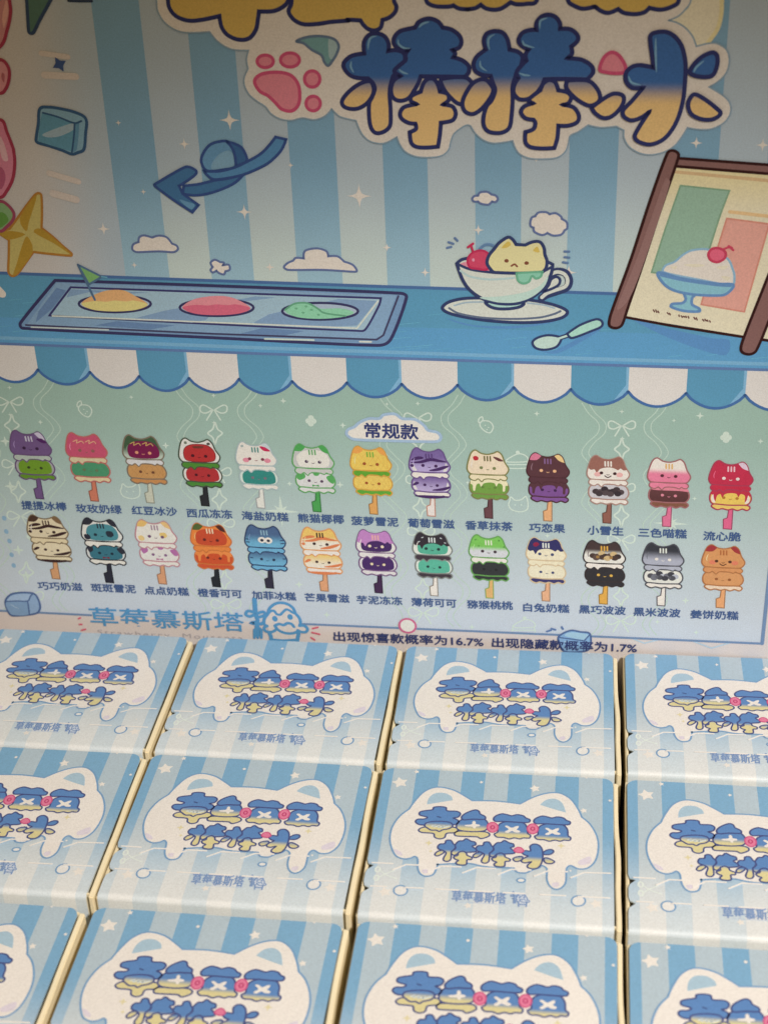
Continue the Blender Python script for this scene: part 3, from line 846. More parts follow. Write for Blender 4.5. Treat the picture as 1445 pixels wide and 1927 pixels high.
# ---- sandwich board
kb, kd = ink((116, 80, 69), W2), ink((44, 16, 14), W2)
tc = card()
tc.fill(K_([(640, 190), (2100, 330), (1700, 1720), (1240, 1655), (205, 1490)]), 9, ink((216, 198, 142), W2, True), ink((198, 176, 124), W2, True), (K_([(600, 700)])[0][1], K_([(700, 200)])[0][1]))
tc.fill(K_([(640, 225), (2100, 362), (2100, 392), (630, 252)]), 9.5, ink((168, 134, 88), W1))
tc.stroke(K_([(200, 1492), (620, 1570), (1250, 1668), (1700, 1735)]), 5*PX, 9.8, kd, False)
sb = tc.build('sandwich_board_picture', board)
tc = card()
tc.shape(K_([(690, 358, 1), (1112, 402, 1), (1030, 620), (940, 900), (850, 1150, 1), (440, 1108, 1), (560, 730)]), 10, ink((130, 150, 120), W2, True), ink((112, 134, 100), W2), 3*PX)
tc.shape(K_([(1090, 642, 1), (1455, 690, 1), (1350, 1060), (1240, 1448, 1), (868, 1385, 1), (1000, 930)]), 10.3, ink((194, 135, 112), W2, True), ink((184, 116, 92), W2), 3*PX)
tc.stroke(K_([(1115, 585), (1640, 645)]), 6*PX, 10.3, ink((210, 158, 106), W2), False)
tc.build('poster_panel_picture', sb)
tc = card()
bo = ink((84, 118, 160), W2)
tc.shape(K_([(545, 1105), (560, 1050), (640, 1015), (720, 950), (800, 915), (940, 912), (1090, 985), (1140, 1080), (1155, 1150), (1130, 1215), (850, 1170)]), 11.5, ink((216, 198, 172), W2), ink((120, 150, 168), W2), 4*PX)
for pts in ([(720, 1040), (850, 1035), (900, 1050), (800, 1062)], [(600, 1060), (660, 1055), (640, 1080)], [(1000, 1060), (1100, 1050), (1060, 1085)], [(1040, 1140), (1120, 1150), (1090, 1180)]):
    tc.fill(smooth(K_(pts)), 12.2, ink((200, 180, 146), W2))
tc.shape(K_([(500, 1108), (700, 1160), (1000, 1205), (1140, 1212), (1120, 1265), (1050, 1305), (820, 1300), (640, 1265), (540, 1200)]), 12.6, ink((116, 158, 180), W2), bo, 5*PX)
tc.stroke(smooth(K_([(520, 1130), (720, 1175), (1000, 1215), (1120, 1222)]), False), 5*PX, 13.3, bo, False)
tc.shape(K_([(725, 1285), (735, 1340), (705, 1372), (620, 1380), (610, 1405), (720, 1440), (850, 1445), (850, 1420), (790, 1385), (790, 1330), (810, 1300)]), 12.0, ink((116, 158, 184), W2), bo, 5*PX)
tc.shape(K_([(930, 950), (960, 905), (1020, 898), (1075, 930), (1070, 985), (1010, 1018), (950, 1000)]), 14, ink((196, 84, 96), W2), ink((172, 54, 70), W2), 4.6*PX)
tc.stroke(smooth(K_([(1065, 905), (1110, 890), (1145, 915)]), False), 4*PX, 14.8, ink((176, 58, 72), W2), False)
tc.stroke(K_([(1105, 878), (1135, 895)]), 3.4*PX, 15.0, ink((176, 58, 72), W2), False)
tc.build('sundae_picture', sb)
tc = card()
random.seed(5)
for gx, gy, n in ((455, 1440, 3), (575, 1465, 2), (675, 1485, 5), (805, 1508, 2), (880, 1520, 4)):
    for i in range(n):
        x, y = gx + i*20, gy + i*3.4
        tc.stroke(K_([(x, y - random.uniform(4, 12)), (x + random.uniform(4, 12), y + random.uniform(2, 10))]), 2.4*PX, 11+0.05*i, ink((92, 52, 44), W2), False)
tc.build('scribble_caption_picture', sb)
tc = card()
tc.shape(K_([(660, 120, 1), (1445, 178), (2200, 232), (2200, 312), (1445, 255), (640, 190, 1)]), 12, kb, kd, 5*PX)
for q in ([(578, 75), (625, 55), (672, 85), (660, 150), (520, 560), (360, 1050), (240, 1400), (185, 1560), (130, 1588), (75, 1560), (95, 1450), (260, 1000), (430, 480)],
          [(1790, 305), (1840, 290), (1885, 320), (1870, 400), (1700, 860), (1500, 1400), (1345, 1780), (1280, 1815), (1212, 1780), (1240, 1660), (1445, 1140), (1640, 640)]):
    tc.shape(K_(q), 13, kb, kd, 5*PX)
tc.fill(smooth(K_([(560, 300), (600, 330), (400, 950), (250, 1330), (140, 1420), (300, 1020), (450, 600)]), True, 4), 13.8, ink((128, 92, 80), W2))
tc.build('board_frame_picture', sb)

# ---- menu heading
cq = crop(480, 660, 2.89, panel)
a = card()
a.shape(cq([(500, 455), (505, 428), (540, 412), (570, 387), (620, 367), (675, 367), (700, 347), (760, 342), (800, 367), (870, 372), (920, 405), (940, 430), (990, 442), (1010, 465), (1000, 488), (960, 493), (740, 488), (540, 480)]),
        9, ink((214, 212, 204), W4), ink((150, 172, 196), W4), 6*PX)
bad = a.build('heading_cloud', board)
a = card()
a.text('常规款', cq([(597, 430)])[0], cq([(887, 440)])[0], 0.072, 10, ink((44, 56, 112), W4), 0.03)
a.build('heading_lettering', bad)

# ---- popsicle pictures
def tmpl(x, y): return (x - 193, y)
HEAD = [(42, 202), (52, 152), (73, 97), (103, 77), (143, 98), (190, 105), (233, 95), (265, 83), (295, 107), (316, 158), (343, 200), (338, 228), (312, 250), (190, 252), (73, 250), (48, 230)]
BAND = [(80, 250), (190, 254), (308, 251), (328, 260), (334, 274), (322, 289), (300, 288), (285, 281), (270, 292), (240, 284), (190, 282), (165, 288), (148, 304), (122, 284), (100, 297), (72, 290), (58, 276), (62, 258)]
BODY = [(58, 338), (66, 308), (92, 290), (190, 284), (300, 288), (330, 306), (345, 342), (336, 374), (306, 394), (190, 398), (90, 392), (64, 372)]
BOTT = [(94, 391), (190, 396), (312, 392), (336, 400), (341, 416), (322, 430), (290, 421), (258, 433), (222, 423), (190, 431), (150, 423), (120, 432), (90, 421), (74, 405)]
STICK = [(197, 424, 1), (225, 426, 1), (228, 574, 1), (170, 572, 1), (165, 502, 1), (192, 490, 1)]
EARL = [(62, 128, 1), (73, 97), (103, 79), (143, 98, 1), (112, 128)]
EARR = [(236, 95, 1), (265, 85), (293, 106), (308, 142, 1), (268, 128)]
INNER = [(78, 196), (92, 148), (135, 124), (200, 118), (262, 126), (302, 160), (312, 205), (290, 238), (190, 246), (98, 238)]
BINNER = [(80, 342), (92, 306), (135, 288), (240, 286), (305, 298), (324, 345), (310, 382), (200, 393), (98, 385)]
CAP = [(52, 165), (62, 125), (75, 97), (103, 79), (143, 98), (190, 104), (233, 95), (265, 85), (293, 107), (310, 150), (325, 172), (300, 178), (280, 165), (262, 178), (240, 168), (205, 160), (160, 165), (130, 178), (112, 205), (95, 178), (70, 182)]
BDRIP = [(64, 318), (78, 290), (190, 284), (318, 288), (340, 325), (322, 330), (318, 368), (302, 368), (300, 325), (270, 312), (255, 335), (240, 312), (200, 308), (160, 318), (145, 345), (130, 318), (108, 330), (98, 372), (84, 368), (80, 330)]

def popsicle(mid, top, bot, wpx, spec, base):
    p0, p1 = panel(mid, top), panel(mid, bot)
    cxp = panel(mid, (top+bot)/2)[0]
    sy = (p0[1] - p1[1]) / 497.0
    sx = (panel(mid + wpx/2, (top+bot)/2)[0] - panel(mid - wpx/2, (top+bot)/2)[0]) / 300.0
    def m(pts):
        return [((cxp + (p[0]-193)*sx, p0[1] - (p[1]-78)*sy) + ((1,) if len(p) > 2 else ())) for p in pts]
    g = lambda y0, y1: (p0[1] - (y0-78)*sy, p0[1] - (y1-78)*sy)
    c = lambda k, d=None: ink(spec[k], W4) if k in spec else (ink(d, W4) if d else None)
    line = c('line')
    lw = 2.8*PX
    # stick first: the whole picture is the part, the stick and the two scoops are its sub-parts
    whole = Art('card')
    outl = m(HEAD)
    whole.shape(m(BODY), 8.0, c('body'), line, lw, c('body2'), g(280, 390) if 'body2' in spec else None, n=4)
    whole.shape(m(HEAD), 9.0, c('head'), line, lw, c('head2'), g(*spec.get('hg', (110, 235))) if 'head2' in spec else None, n=4)
    whole.shape(m(BOTT), 9.0, c('bott'), line, lw, n=4)
    whole.shape(m(BAND), 10.5, c('band'), line, lw*0.8, n=4)
    part = whole.build('popsicle_picture', board)
    st = Art('card')
    st.shape(m(STICK), 7.0, c('stick'), c('sline', spec['line']) if 'sline' in spec else ink(tuple(int(v*0.72) for v in spec['stick']), W4), 2.0*PX, n=2)
    st.build('stick_picture', part)
    d = Art('card')
    q = 9.9
    if 'inner' in spec:
        d.shape(m(INNER), q, c('inner'), c('inl') if 'inl' in spec else None, 1.4*PX, n=4)
    if 'binner' in spec:
        d.shape(m(BINNER), 8.8, c('binner'), n=4)
    if 'earl' in spec: d.fill(smooth(m(EARL), True, 3), q+0.2, c('earl'))
    if 'earr' in spec: d.fill(smooth(m(EARR), True, 3), q+0.2, c('earr'))
    if 'cap' in spec: d.fill(smooth(m(CAP), True, 4), q+0.5, c('cap'))
    if 'drip' in spec: d.fill(smooth(m(BDRIP), True, 4), 8.9, c('drip'))
    if 'side' in spec:        # white ends of the scoops
        for pts in ([(62, 205), (75, 180), (84, 215), (100, 240), (70, 238)], [(326, 205), (312, 180), (305, 215), (290, 240), (318, 238)]):
            d.fill(smooth(m(pts), True, 3), q+0.1, c('side'))
    if 'side' in spec or 'sideb' in spec:
        for pts in ([(68, 345), (80, 320), (88, 355), (100, 380), (76, 376)], [(334, 345), (322, 320), (314, 355), (302, 380), (328, 376)]):
            d.fill(smooth(m(pts), True, 3), 8.95, c('side') if 'side' in spec else c('sideb'))
    if 'tiger' in spec:
        t = c('tiger')
        for k, (pts, ly) in enumerate((([(60, 165), (110, 150), (150, 148)], q), ([(56, 185), (130, 178), (200, 158), (260, 165), (318, 172)], q), ([(50, 205), (78, 206)], q), ([(190, 238), (250, 228), (300, 212), (335, 200)], q),
                         ([(66, 350), (90, 335), (112, 330)], 8.8), ([(210, 380), (270, 374), (320, 362), (340, 350)], 8.8), ([(80, 425), (160, 430), (240, 430), (330, 424)], 9.9))):
            d.stroke(smooth(m(pts), False, 4), (7.0 if ly > 9 else 6.2)*PX, ly+0.02*k+0.3, t, False, True)
    if 'mesh' in spec:
        t = c('mesh')
        for k in range(7):
            x = 70 + k*40
            if 'head' in spec['meshon']:
                d.stroke(m([(x, 235), (min(320, x+75), 135)]), 1.2*PX, q+0.12+0.011*k, t, False, True)
                d.stroke(m([(x, 135), (min(320, x+75), 235)]), 1.2*PX, q+0.30+0.011*k, t, False, True)
            d.stroke(m([(x, 388), (min(330, x+75), 295)]), 1.2*PX, 8.72+0.011*k, t, False, True)
            d.stroke(m([(x, 295), (min(330, x+75), 388)]), 1.2*PX, 8.85+0.011*k, t, False, True)
    if 'spots' in spec:
        for pts, col in spec['spots']:
            yy = sum(p[1] for p in pts)/len(pts)
            d.fill(smooth(m(pts), True, 3), (q+0.55) if yy < 250 else 9.05, ink(col, W4))
    if 'marks' in spec:
        for k, x in enumerate((170, 191, 212)):
            d.stroke(m([(x-2, 120), (x, 150)]), 3.0*PX, q+0.8+0.01*k, c('marks'), False)
    if 'swirl' in spec:
        for k, x in enumerate((105, 195)):
            d.stroke(smooth(m([(x, 140), (x+30, 128), (x+25, 150), (x+60, 135), (x+75, 150)]), False, 4), 1.8*PX, q+0.8+0.01*k, c('swirl'), False)
    e = c('eyes')
    for k, (x, y) in enumerate(spec.get('epos', ((145, 202), (240, 204)))):
        d.fill(ellipse(m([(x, y)])[0], 13*sx, 11*sy, 14), q+1.0, e)
        if spec.get('glint'): d.fill(ellipse(m([(x+4, y-4)])[0], 4*sx, 3.5*sy, 10), q+1.2, ink((220, 215, 205), W4))
        if 'white' in spec: d.fill(ellipse(m([(x, y-2)])[0], 30*sx, 24*sy, 20), q+0.7+0.1*k, ink((215, 210, 200), W4))
    d.stroke(smooth(m([(183, 212), (192, 216), (201, 212)]), False, 4), 1.2*PX, q+1.0, e, False)
    if 'beyes' in spec:
        for x, y in ((155, 343), (247, 345)):
            d.fill(ellipse(m([(x, y)])[0], 12*sx, 10*sy, 14), 9.4, c('beyes'))
        d.stroke(smooth(m([(193, 352), (201, 356), (209, 352)]), False, 4), 1.1*PX, 9.4, c('beyes'), False)
    if 'blush' in spec:
        for x in (118, 275):
            d.fill(ellipse(m([(x, 212)])[0], 24*sx, 17*sy, 18), q+0.65, c('blush'))
    if 'smile' in spec:
        d.stroke(smooth(m([(170, 222), (192, 234), (214, 222)]), False, 4), 2.0*PX, q+1.1, c('eyes'), False)
    if 'tie' in spec:
        d.fill(m([(175, 370), (200, 376), (225, 370), (225, 386), (200, 380), (175, 386)]), 9.5, c('tie'))
    if 'pearls' in spec:
        y0 = spec['pearly']
        for k, (x, y) in enumerate(((110, 14), (140, 16), (172, -6), (200, 14), (178, 24), (230, 10), (258, -4), (288, 14), (268, 26), (135, 30), (215, 30))):
            d.fill(ellipse(m([(x, y0+y)])[0], 26*sx, 20*sy, 14), (9.1 if y0 > 260 else q+0.6)+0.03*k, ink(spec['pearls'][k % len(spec['pearls'])], W4))
    # printed shine on the left of the scoop
    if spec.get('shine', True):
        d.stroke(smooth(m([(78, 205), (74, 180), (84, 150)]), False, 4), 1.8*PX, q+0.9, ink(tuple(min(225, v+55) for v in spec['head']), W4), False, True)
    d.build('cat_face_picture', part)
    return part

WHT, CRM = (208, 200, 190), (212, 190, 150)
TAN = (200, 142, 96)
row1 = [
 ((63.3, 810.5, 938, 76), dict(line=(98, 72, 104), head=(106, 80, 118), band=(168, 174, 156), body=(156, 152, 146), binner=(106, 140, 40), bott=(94, 132, 40), stick=(104, 78, 116), marks=(190, 180, 190), earr=(188, 176, 186),
    eyes=(58, 34, 60), beyes=(52, 60, 34), spots=[([(245, 135), (285, 130), (318, 160), (280, 160)], (76, 36, 84))])),
 ((167.7, 814.8, 942.4, 76), dict(line=(176, 96, 88), head=(186, 78, 98), band=(200, 182, 140), body=(70, 134, 100), bott=(206, 186, 140), stick=(190, 112, 84), swirl=(212, 162, 120), eyes=(134, 90, 76), beyes=(96, 110, 76))),
 ((274, 819, 945.7, 76), dict(line=(120, 104, 84), head=(62, 84, 56), head2=(176, 182, 160), hg=(160, 240), inner=(112, 26, 64), band=(200, 194, 184), body=(186, 136, 80), bott=(184, 126, 72), stick=(186, 182, 156), swirl=(188, 150, 84),
    eyes=(208, 140, 104), beyes=(104, 64, 44), mesh=(162, 110, 58), meshon='body')),
 ((378.7, 825, 951.6, 76), dict(line=(66, 74, 56), head=WHT, inner=(170, 46, 44), inl=(120, 40, 40), band=(72, 124, 44), body=WHT, binner=(164, 46, 46), bott=(70, 124, 48), stick=(38, 38, 40), eyes=(70, 20, 28), beyes=(74, 22, 28),
    spots=[([(90, 105), (108, 100), (112, 116), (96, 120)], (110, 112, 92)), ([(255, 110), (272, 104), (282, 116), (262, 122)], (70, 70, 60)), ([(150, 134), (230, 132), (220, 146), (160, 148)], (106, 52, 40))], shine=False)),
 ((485, 831.5, 955.7, 76), dict(line=(158, 170, 162), head=(214, 210, 204), band=(214, 210, 202), body=(196, 204, 198), binner=(44, 124, 128), bott=(214, 210, 202), stick=(210, 206, 196), marks=(78, 130, 128), eyes=(120, 50, 66), beyes=(112, 100, 104),
    blush=(206, 128, 136), earr=(186, 192, 186), spots=[([(225, 108), (262, 112), (302, 140), (262, 142), (240, 130)], (186, 44, 76)), ([(85, 108), (100, 100), (108, 112), (94, 120)], (150, 160, 150))], shine=False)),
 ((591.5, 835.9, 962.6, 77), dict(line=(92, 150, 84), head=(182, 178, 166), inner=(212, 206, 196), band=(186, 180, 168), body=(202, 196, 184), bott=(202, 196, 184), stick=(72, 146, 72), earl=(74, 150, 74), earr=(74, 150, 74), marks=(96, 150, 90),
    eyes=(64, 46, 70), glint=True, beyes=(84, 62, 80), tie=(82, 148, 84), spots=[([(70, 300), (120, 292), (128, 320), (90, 340), (68, 330)], (84, 152, 80)), ([(190, 286), (230, 287), (222, 304), (196, 304)], (84, 152, 80)),
    ([(282, 310), (325, 298), (342, 335), (330, 360), (300, 345)], (84, 152, 80))])),
 ((699.4, 840, 967.2, 76), dict(line=(196, 144, 60), head=(222, 182, 84), band=(90, 148, 44), body=(224, 182, 88), bott=(88, 150, 50), stick=(206, 148, 80), earl=(216, 148, 72), earr=(216, 148, 72), marks=(120, 160, 60), eyes=(150, 78, 40), beyes=(150, 78, 40),
    mesh=(204, 150, 60), meshon='head body')),
 ((809, 843, 971, 76), dict(line=(98, 74, 122), head=(112, 92, 142), head2=(168, 150, 182), hg=(130, 230), band=(216, 206, 206), body=(112, 90, 138), body2=(172, 154, 182), bott=(214, 204, 204), stick=(214, 200, 184), sline=(180, 120, 96), marks=(84, 62, 110), tiger=(66, 40, 88),
    eyes=(66, 40, 80), beyes=(66, 40, 80), side=(206, 196, 204))),
 ((918, 847.4, 975, 77), dict(line=(120, 116, 66), head=(222, 194, 160), band=(222, 198, 158), body=(108, 142, 60), bott=(104, 140, 60), stick=(98, 62, 62), marks=(104, 96, 56), eyes=(112, 116, 70), beyes=(92, 118, 52), drip=(222, 204, 160),
    spots=[([(85, 128), (105, 118), (125, 130), (120, 148), (95, 150)], (176, 44, 52)), ([(230, 122), (262, 124), (308, 148), (270, 150)], (96, 54, 50))])),
 ((1030.5, 852.5, 980.3, 79), dict(line=(74, 42, 44), head=(84, 50, 52), band=(82, 48, 52), body=(116, 74, 126), bott=(120, 78, 132), stick=(212, 156, 106), earl=(200, 112, 128), earr=(220, 180, 120), marks=(124, 88, 120), eyes=(220, 164, 116), beyes=(62, 34, 66), drip=(82, 48, 52))),
 ((1143, 857.3, 984.4, 79), dict(line=(160, 124, 108), head=(222, 212, 198), cap=(142, 94, 78), band=(222, 214, 204), body=(186, 178, 172), bott=(224, 216, 206), stick=(134, 86, 70), marks=(222, 206, 186), eyes=(62, 36, 36), blush=(214, 160, 148), smile=1,
    pearls=[(62, 50, 50), (78, 64, 62), (52, 42, 44)], pearly=325, shine=False)),
 ((1256.7, 862, 990.9, 80), dict(line=(150, 96, 92), head=(226, 210, 188), head2=(212, 116, 134), hg=(145, 195), band=(212, 118, 134), body=(94, 56, 54), body2=(84, 48, 46), bott=(122, 78, 58), stick=(206, 104, 128), marks=(206, 160, 96), eyes=(84, 42, 46), beyes=(206, 124, 132),
    spots=[([(78, 300), (190, 284), (318, 288), (338, 312), (270, 308), (120, 308)], (206, 120, 128))], shine=False)),
 ((1372.5, 867, 995.7, 82), dict(line=(160, 56, 74), head=(180, 44, 66), band=(182, 42, 62), body=(216, 180, 84), bott=(214, 180, 92), stick=(206, 92, 120), earr=(206, 180, 186), marks=(220, 170, 170), eyes=(228, 196, 190), beyes=(170, 110, 46), drip=(178, 46, 62), sideb=(220, 200, 180))),
]
row2 = [
 ((94.8, 970, 1088.8, 75), dict(line=(120, 100, 72), head=(206, 188, 150), band=(208, 188, 146), body=(208, 190, 152), bott=(210, 192, 152), stick=(196, 142, 96), earl=(70, 48, 36), earr=(120, 92, 62), marks=(74, 52, 40), tiger=(56, 34, 32), eyes=(58, 40, 36), beyes=(62, 42, 38))),
 ((196.7, 975.6, 1096, 76), dict(line=(34, 34, 42), head=(206, 200, 190), inner=(66, 126, 146), band=(212, 206, 198), body=(200, 196, 188), binner=(48, 104, 130), bott=(212, 206, 198), stick=(38, 38, 50), earl=(42, 42, 50), earr=(42, 42, 50), marks=(36, 40, 52), eyes=(30, 44, 58), beyes=(26, 40, 56), tie=(120, 40, 52),
    spots=[([(225, 175), (265, 172), (280, 200), (255, 218), (228, 205)], (36, 44, 56)), ([(60, 205), (90, 200), (108, 225), (90, 242), (66, 236)], (40, 40, 52)), ([(70, 300), (105, 292), (110, 325), (80, 340)], (40, 42, 52)), ([(285, 305), (325, 298), (340, 335), (315, 345)], (40, 42, 52))])),
 ((297.6, 979, 1098.5, 76), dict(line=(176, 122, 124), head=(212, 204, 202), band=(212, 206, 202), body=(208, 200, 202), bott=(212, 206, 206), stick=(200, 142, 100), earl=(210, 168, 96), earr=(212, 172, 110), marks=(150, 120, 130), eyes=(104, 72, 96), beyes=(120, 80, 110), tie=(170, 96, 128),
    spots=[([(222, 175), (262, 170), (276, 196), (250, 212), (226, 200)], (212, 178, 104)), ([(62, 205), (92, 198), (108, 224), (90, 238), (68, 232)], (212, 180, 116)), ([(70, 300), (112, 292), (120, 318), (84, 338)], (166, 100, 140)), ([(282, 305), (325, 298), (340, 340), (312, 345)], (166, 100, 140)), ([(195, 288), (235, 288), (226, 302), (202, 302)], (166, 100, 140))], shine=False)),
 ((400.4, 985.4, 1104, 75), dict(line=(190, 104, 50), head=(214, 120, 54), inner=(184, 70, 40), band=(212, 122, 56), body=(190, 74, 38), bott=(190, 76, 44), stick=(34, 36, 40), earl=(78, 92, 44), earr=(76, 40, 34), marks=(226, 190, 150), eyes=(96, 36, 30), beyes=(100, 36, 28), drip=(216, 126, 62))),
 ((501.6, 988.4, 1106.5, 75), dict(line=(40, 58, 98), head=(66, 92, 134), head2=(96, 158, 200), hg=(140, 230), band=(96, 156, 200), body=(70, 100, 140), body2=(98, 160, 202), bott=(96, 158, 202), stick=(46, 42, 56), marks=(128, 160, 176), eyes=(30, 36, 56), beyes=(34, 46, 74), epos=((170, 194), (218, 196)), white=1,
    spots=[([(52, 185), (80, 188), (80, 194), (52, 192)], (40, 58, 98)), ([(50, 208), (78, 210), (76, 216), (52, 214)], (40, 58, 98)), ([(306, 188), (334, 186), (334, 192), (306, 194)], (40, 58, 98)), ([(306, 212), (336, 208), (336, 214), (308, 218)], (40, 58, 98)),
           ([(70, 330), (92, 332), (90, 338), (70, 336)], (40, 58, 98)), ([(314, 332), (340, 330), (340, 336), (314, 338)], (40, 58, 98))])),
 ((605.6, 993, 1112, 75), dict(line=(204, 140, 84), head=(222, 176, 92), head2=(222, 212, 178), hg=(140, 200), band=(224, 214, 184), body=(222, 180, 100), body2=(224, 212, 180), bott=(224, 214, 184), stick=(206, 146, 102), marks=(60, 40, 34), tiger=(204, 116, 70), eyes=(60, 42, 40), beyes=(60, 42, 40))),
 ((709, 997.4, 1115.7, 74), dict(line=(112, 78, 112), head=(208, 200, 208), inner=(64, 38, 88), cap=(178, 120, 164), band=(208, 198, 204), body=(204, 194, 206), binner=(66, 40, 92), bott=(206, 196, 208), stick=(62, 38, 66), marks=(212, 158, 140), eyes=(216, 194, 160), beyes=(216, 194, 150))),
 ((814.4, 1002, 1121, 73), dict(line=(120, 120, 110), head=(206, 206, 196), inner=(78, 158, 140), cap=(50, 42, 46), band=(62, 50, 54), body=(204, 206, 196), binner=(82, 164, 146), bott=(62, 50, 54), stick=(216, 210, 196), sline=(128, 116, 100), marks=(196, 196, 186), eyes=(34, 52, 54), beyes=(34, 52, 54),
    spots=[([(110, 118), (124, 112), (126, 117), (113, 123)], (190, 190, 182)), ([(255, 112), (268, 120), (264, 124), (252, 117)], (190, 190, 182)), ([(85, 150), (98, 146), (98, 151), (87, 156)], (190, 190, 182)), ([(285, 148), (298, 152), (296, 157), (283, 153)], (190, 190, 182))])),
 ((920, 1007, 1125.5, 74), dict(line=(96, 146, 72), head=(116, 176, 78), head2=(196, 192, 186), hg=(160, 205), band=(214, 210, 200), body=(50, 50, 48), bott=(50, 50, 48), stick=(206, 160, 98), sline=(124, 150, 74), marks=(204, 214, 170), eyes=(66, 50, 54), beyes=(38, 38, 36),
    spots=[([(85, 112), (96, 108), (98, 118), (88, 120)], (84, 136, 62)), ([(110, 160), (120, 156), (122, 166), (112, 168)], (84, 136, 62)), ([(262, 112), (272, 108), (276, 118), (264, 122)], (84, 136, 62)), ([(300, 160), (310, 157), (312, 168), (302, 168)], (84, 136, 62)),
           ([(90, 262), (130, 256), (180, 262), (150, 272), (100, 276)], (56, 52, 48)), ([(215, 262), (300, 258), (310, 270), (240, 274)], (56, 52, 48))])),
 ((1027, 1012, 1131, 74), dict(line=(196, 170, 130), head=(222, 202, 166), cap=(46, 46, 96), band=(222, 202, 164), body=(224, 204, 168), bott=(56, 54, 102), stick=(212, 158, 116), marks=(206, 204, 206), eyes=(62, 70, 104), beyes=(64, 70, 106), spots=[([(95, 122), (120, 112), (140, 128), (118, 146), (98, 142)], (130, 36, 60))], shine=False)),
 ((1136, 1017.7, 1136.7, 78), dict(line=(54, 44, 42), head=(66, 50, 46), head2=(212, 206, 196), hg=(140, 190), band=(220, 214, 206), body=(48, 44, 44), bott=(48, 44, 44), stick=(206, 152, 66), marks=(206, 154, 62), eyes=(150, 112, 60), beyes=(206, 160, 70), pearls=[(70, 52, 44), (88, 68, 58), (190, 160, 110), (56, 44, 40)], pearly=180)),
 ((1245.8, 1022, 1140, 77), dict(line=(70, 68, 72), head=(50, 50, 54), head2=(160, 158, 162), hg=(130, 220), band=(164, 162, 164), body=(210, 206, 200), bott=(216, 212, 206), stick=(216, 210, 204), sline=(76, 68, 74), marks=(206, 204, 204), eyes=(216, 212, 208), beyes=(90, 88, 90), pearls=[(74, 72, 74), (104, 102, 104), (60, 58, 62), (170, 168, 168)], pearly=322)),
 ((1358.4, 1025.7, 1144, 80), dict(line=(164, 106, 62), head=(198, 136, 82), band=(198, 134, 82), body=(198, 138, 86), bott=(224, 190, 158), stick=(214, 150, 98), earl=(150, 50, 50), earr=(150, 50, 50), marks=(166, 96, 52), eyes=(84, 48, 34), beyes=(140, 84, 46), blush=(206, 116, 84), smile=1)),
]
for (mid, top, bot, wp), spec in row1 + row2:
    popsicle(mid, top, bot, wp, spec, board)

caps = [('提提冰棒', 41, 125.5, 951.3), ('玫玫奶绿', 143.4, 228.7, 957), ('红豆冰沙', 248.4, 333, 961), ('西瓜冻冻', 351.8, 437, 966), ('海盐奶糕', 455.5, 542.6, 971), ('熊猫椰椰', 561, 647, 975.4), ('菠萝雪泥', 661.5, 749.4, 980.6),
        ('葡萄雪滋', 767.8, 854.9, 984.7), ('香草抹茶', 875.9, 964.2, 989), ('巧恋果', 996, 1063, 993), ('小雪生', 1105.5, 1173, 998), ('三色喵糕', 1201.4, 1292, 1002.8), ('流心脆', 1323.6, 1393.5, 1008.6),
        ('巧巧奶滋', 71.7, 155, 1102.9), ('斑斑雪泥', 172, 255.3, 1106.7), ('点点奶糕', 272.2, 355.2, 1111.8), ('橙香可可', 372.5, 455, 1116), ('加菲冰糕', 474.7, 557, 1120.6), ('芒果雪滋', 574, 657.3, 1125), ('芋泥冻冻', 671.5, 756.8, 1129.3),
        ('薄荷可可', 774.5, 858.5, 1133.7), ('猕猴桃桃', 879, 964.7, 1138), ('白兔奶糕', 984.8, 1071, 1143.8), ('黑巧波波', 1090, 1177, 1147.4), ('黑米波波', 1192.4, 1280, 1152), ('姜饼奶糕', 1299.5, 1389.3, 1156.7)]
for s, x0, x1, y in caps:
    a = card()
    sl = (x1-x0)*0.036/2
    a.text(s, panel(x0, y-sl), panel(x1, y+sl), 0.0455, 10, ink((58, 84, 136), W4), 0.028)
    a.build('flavour_caption', board)

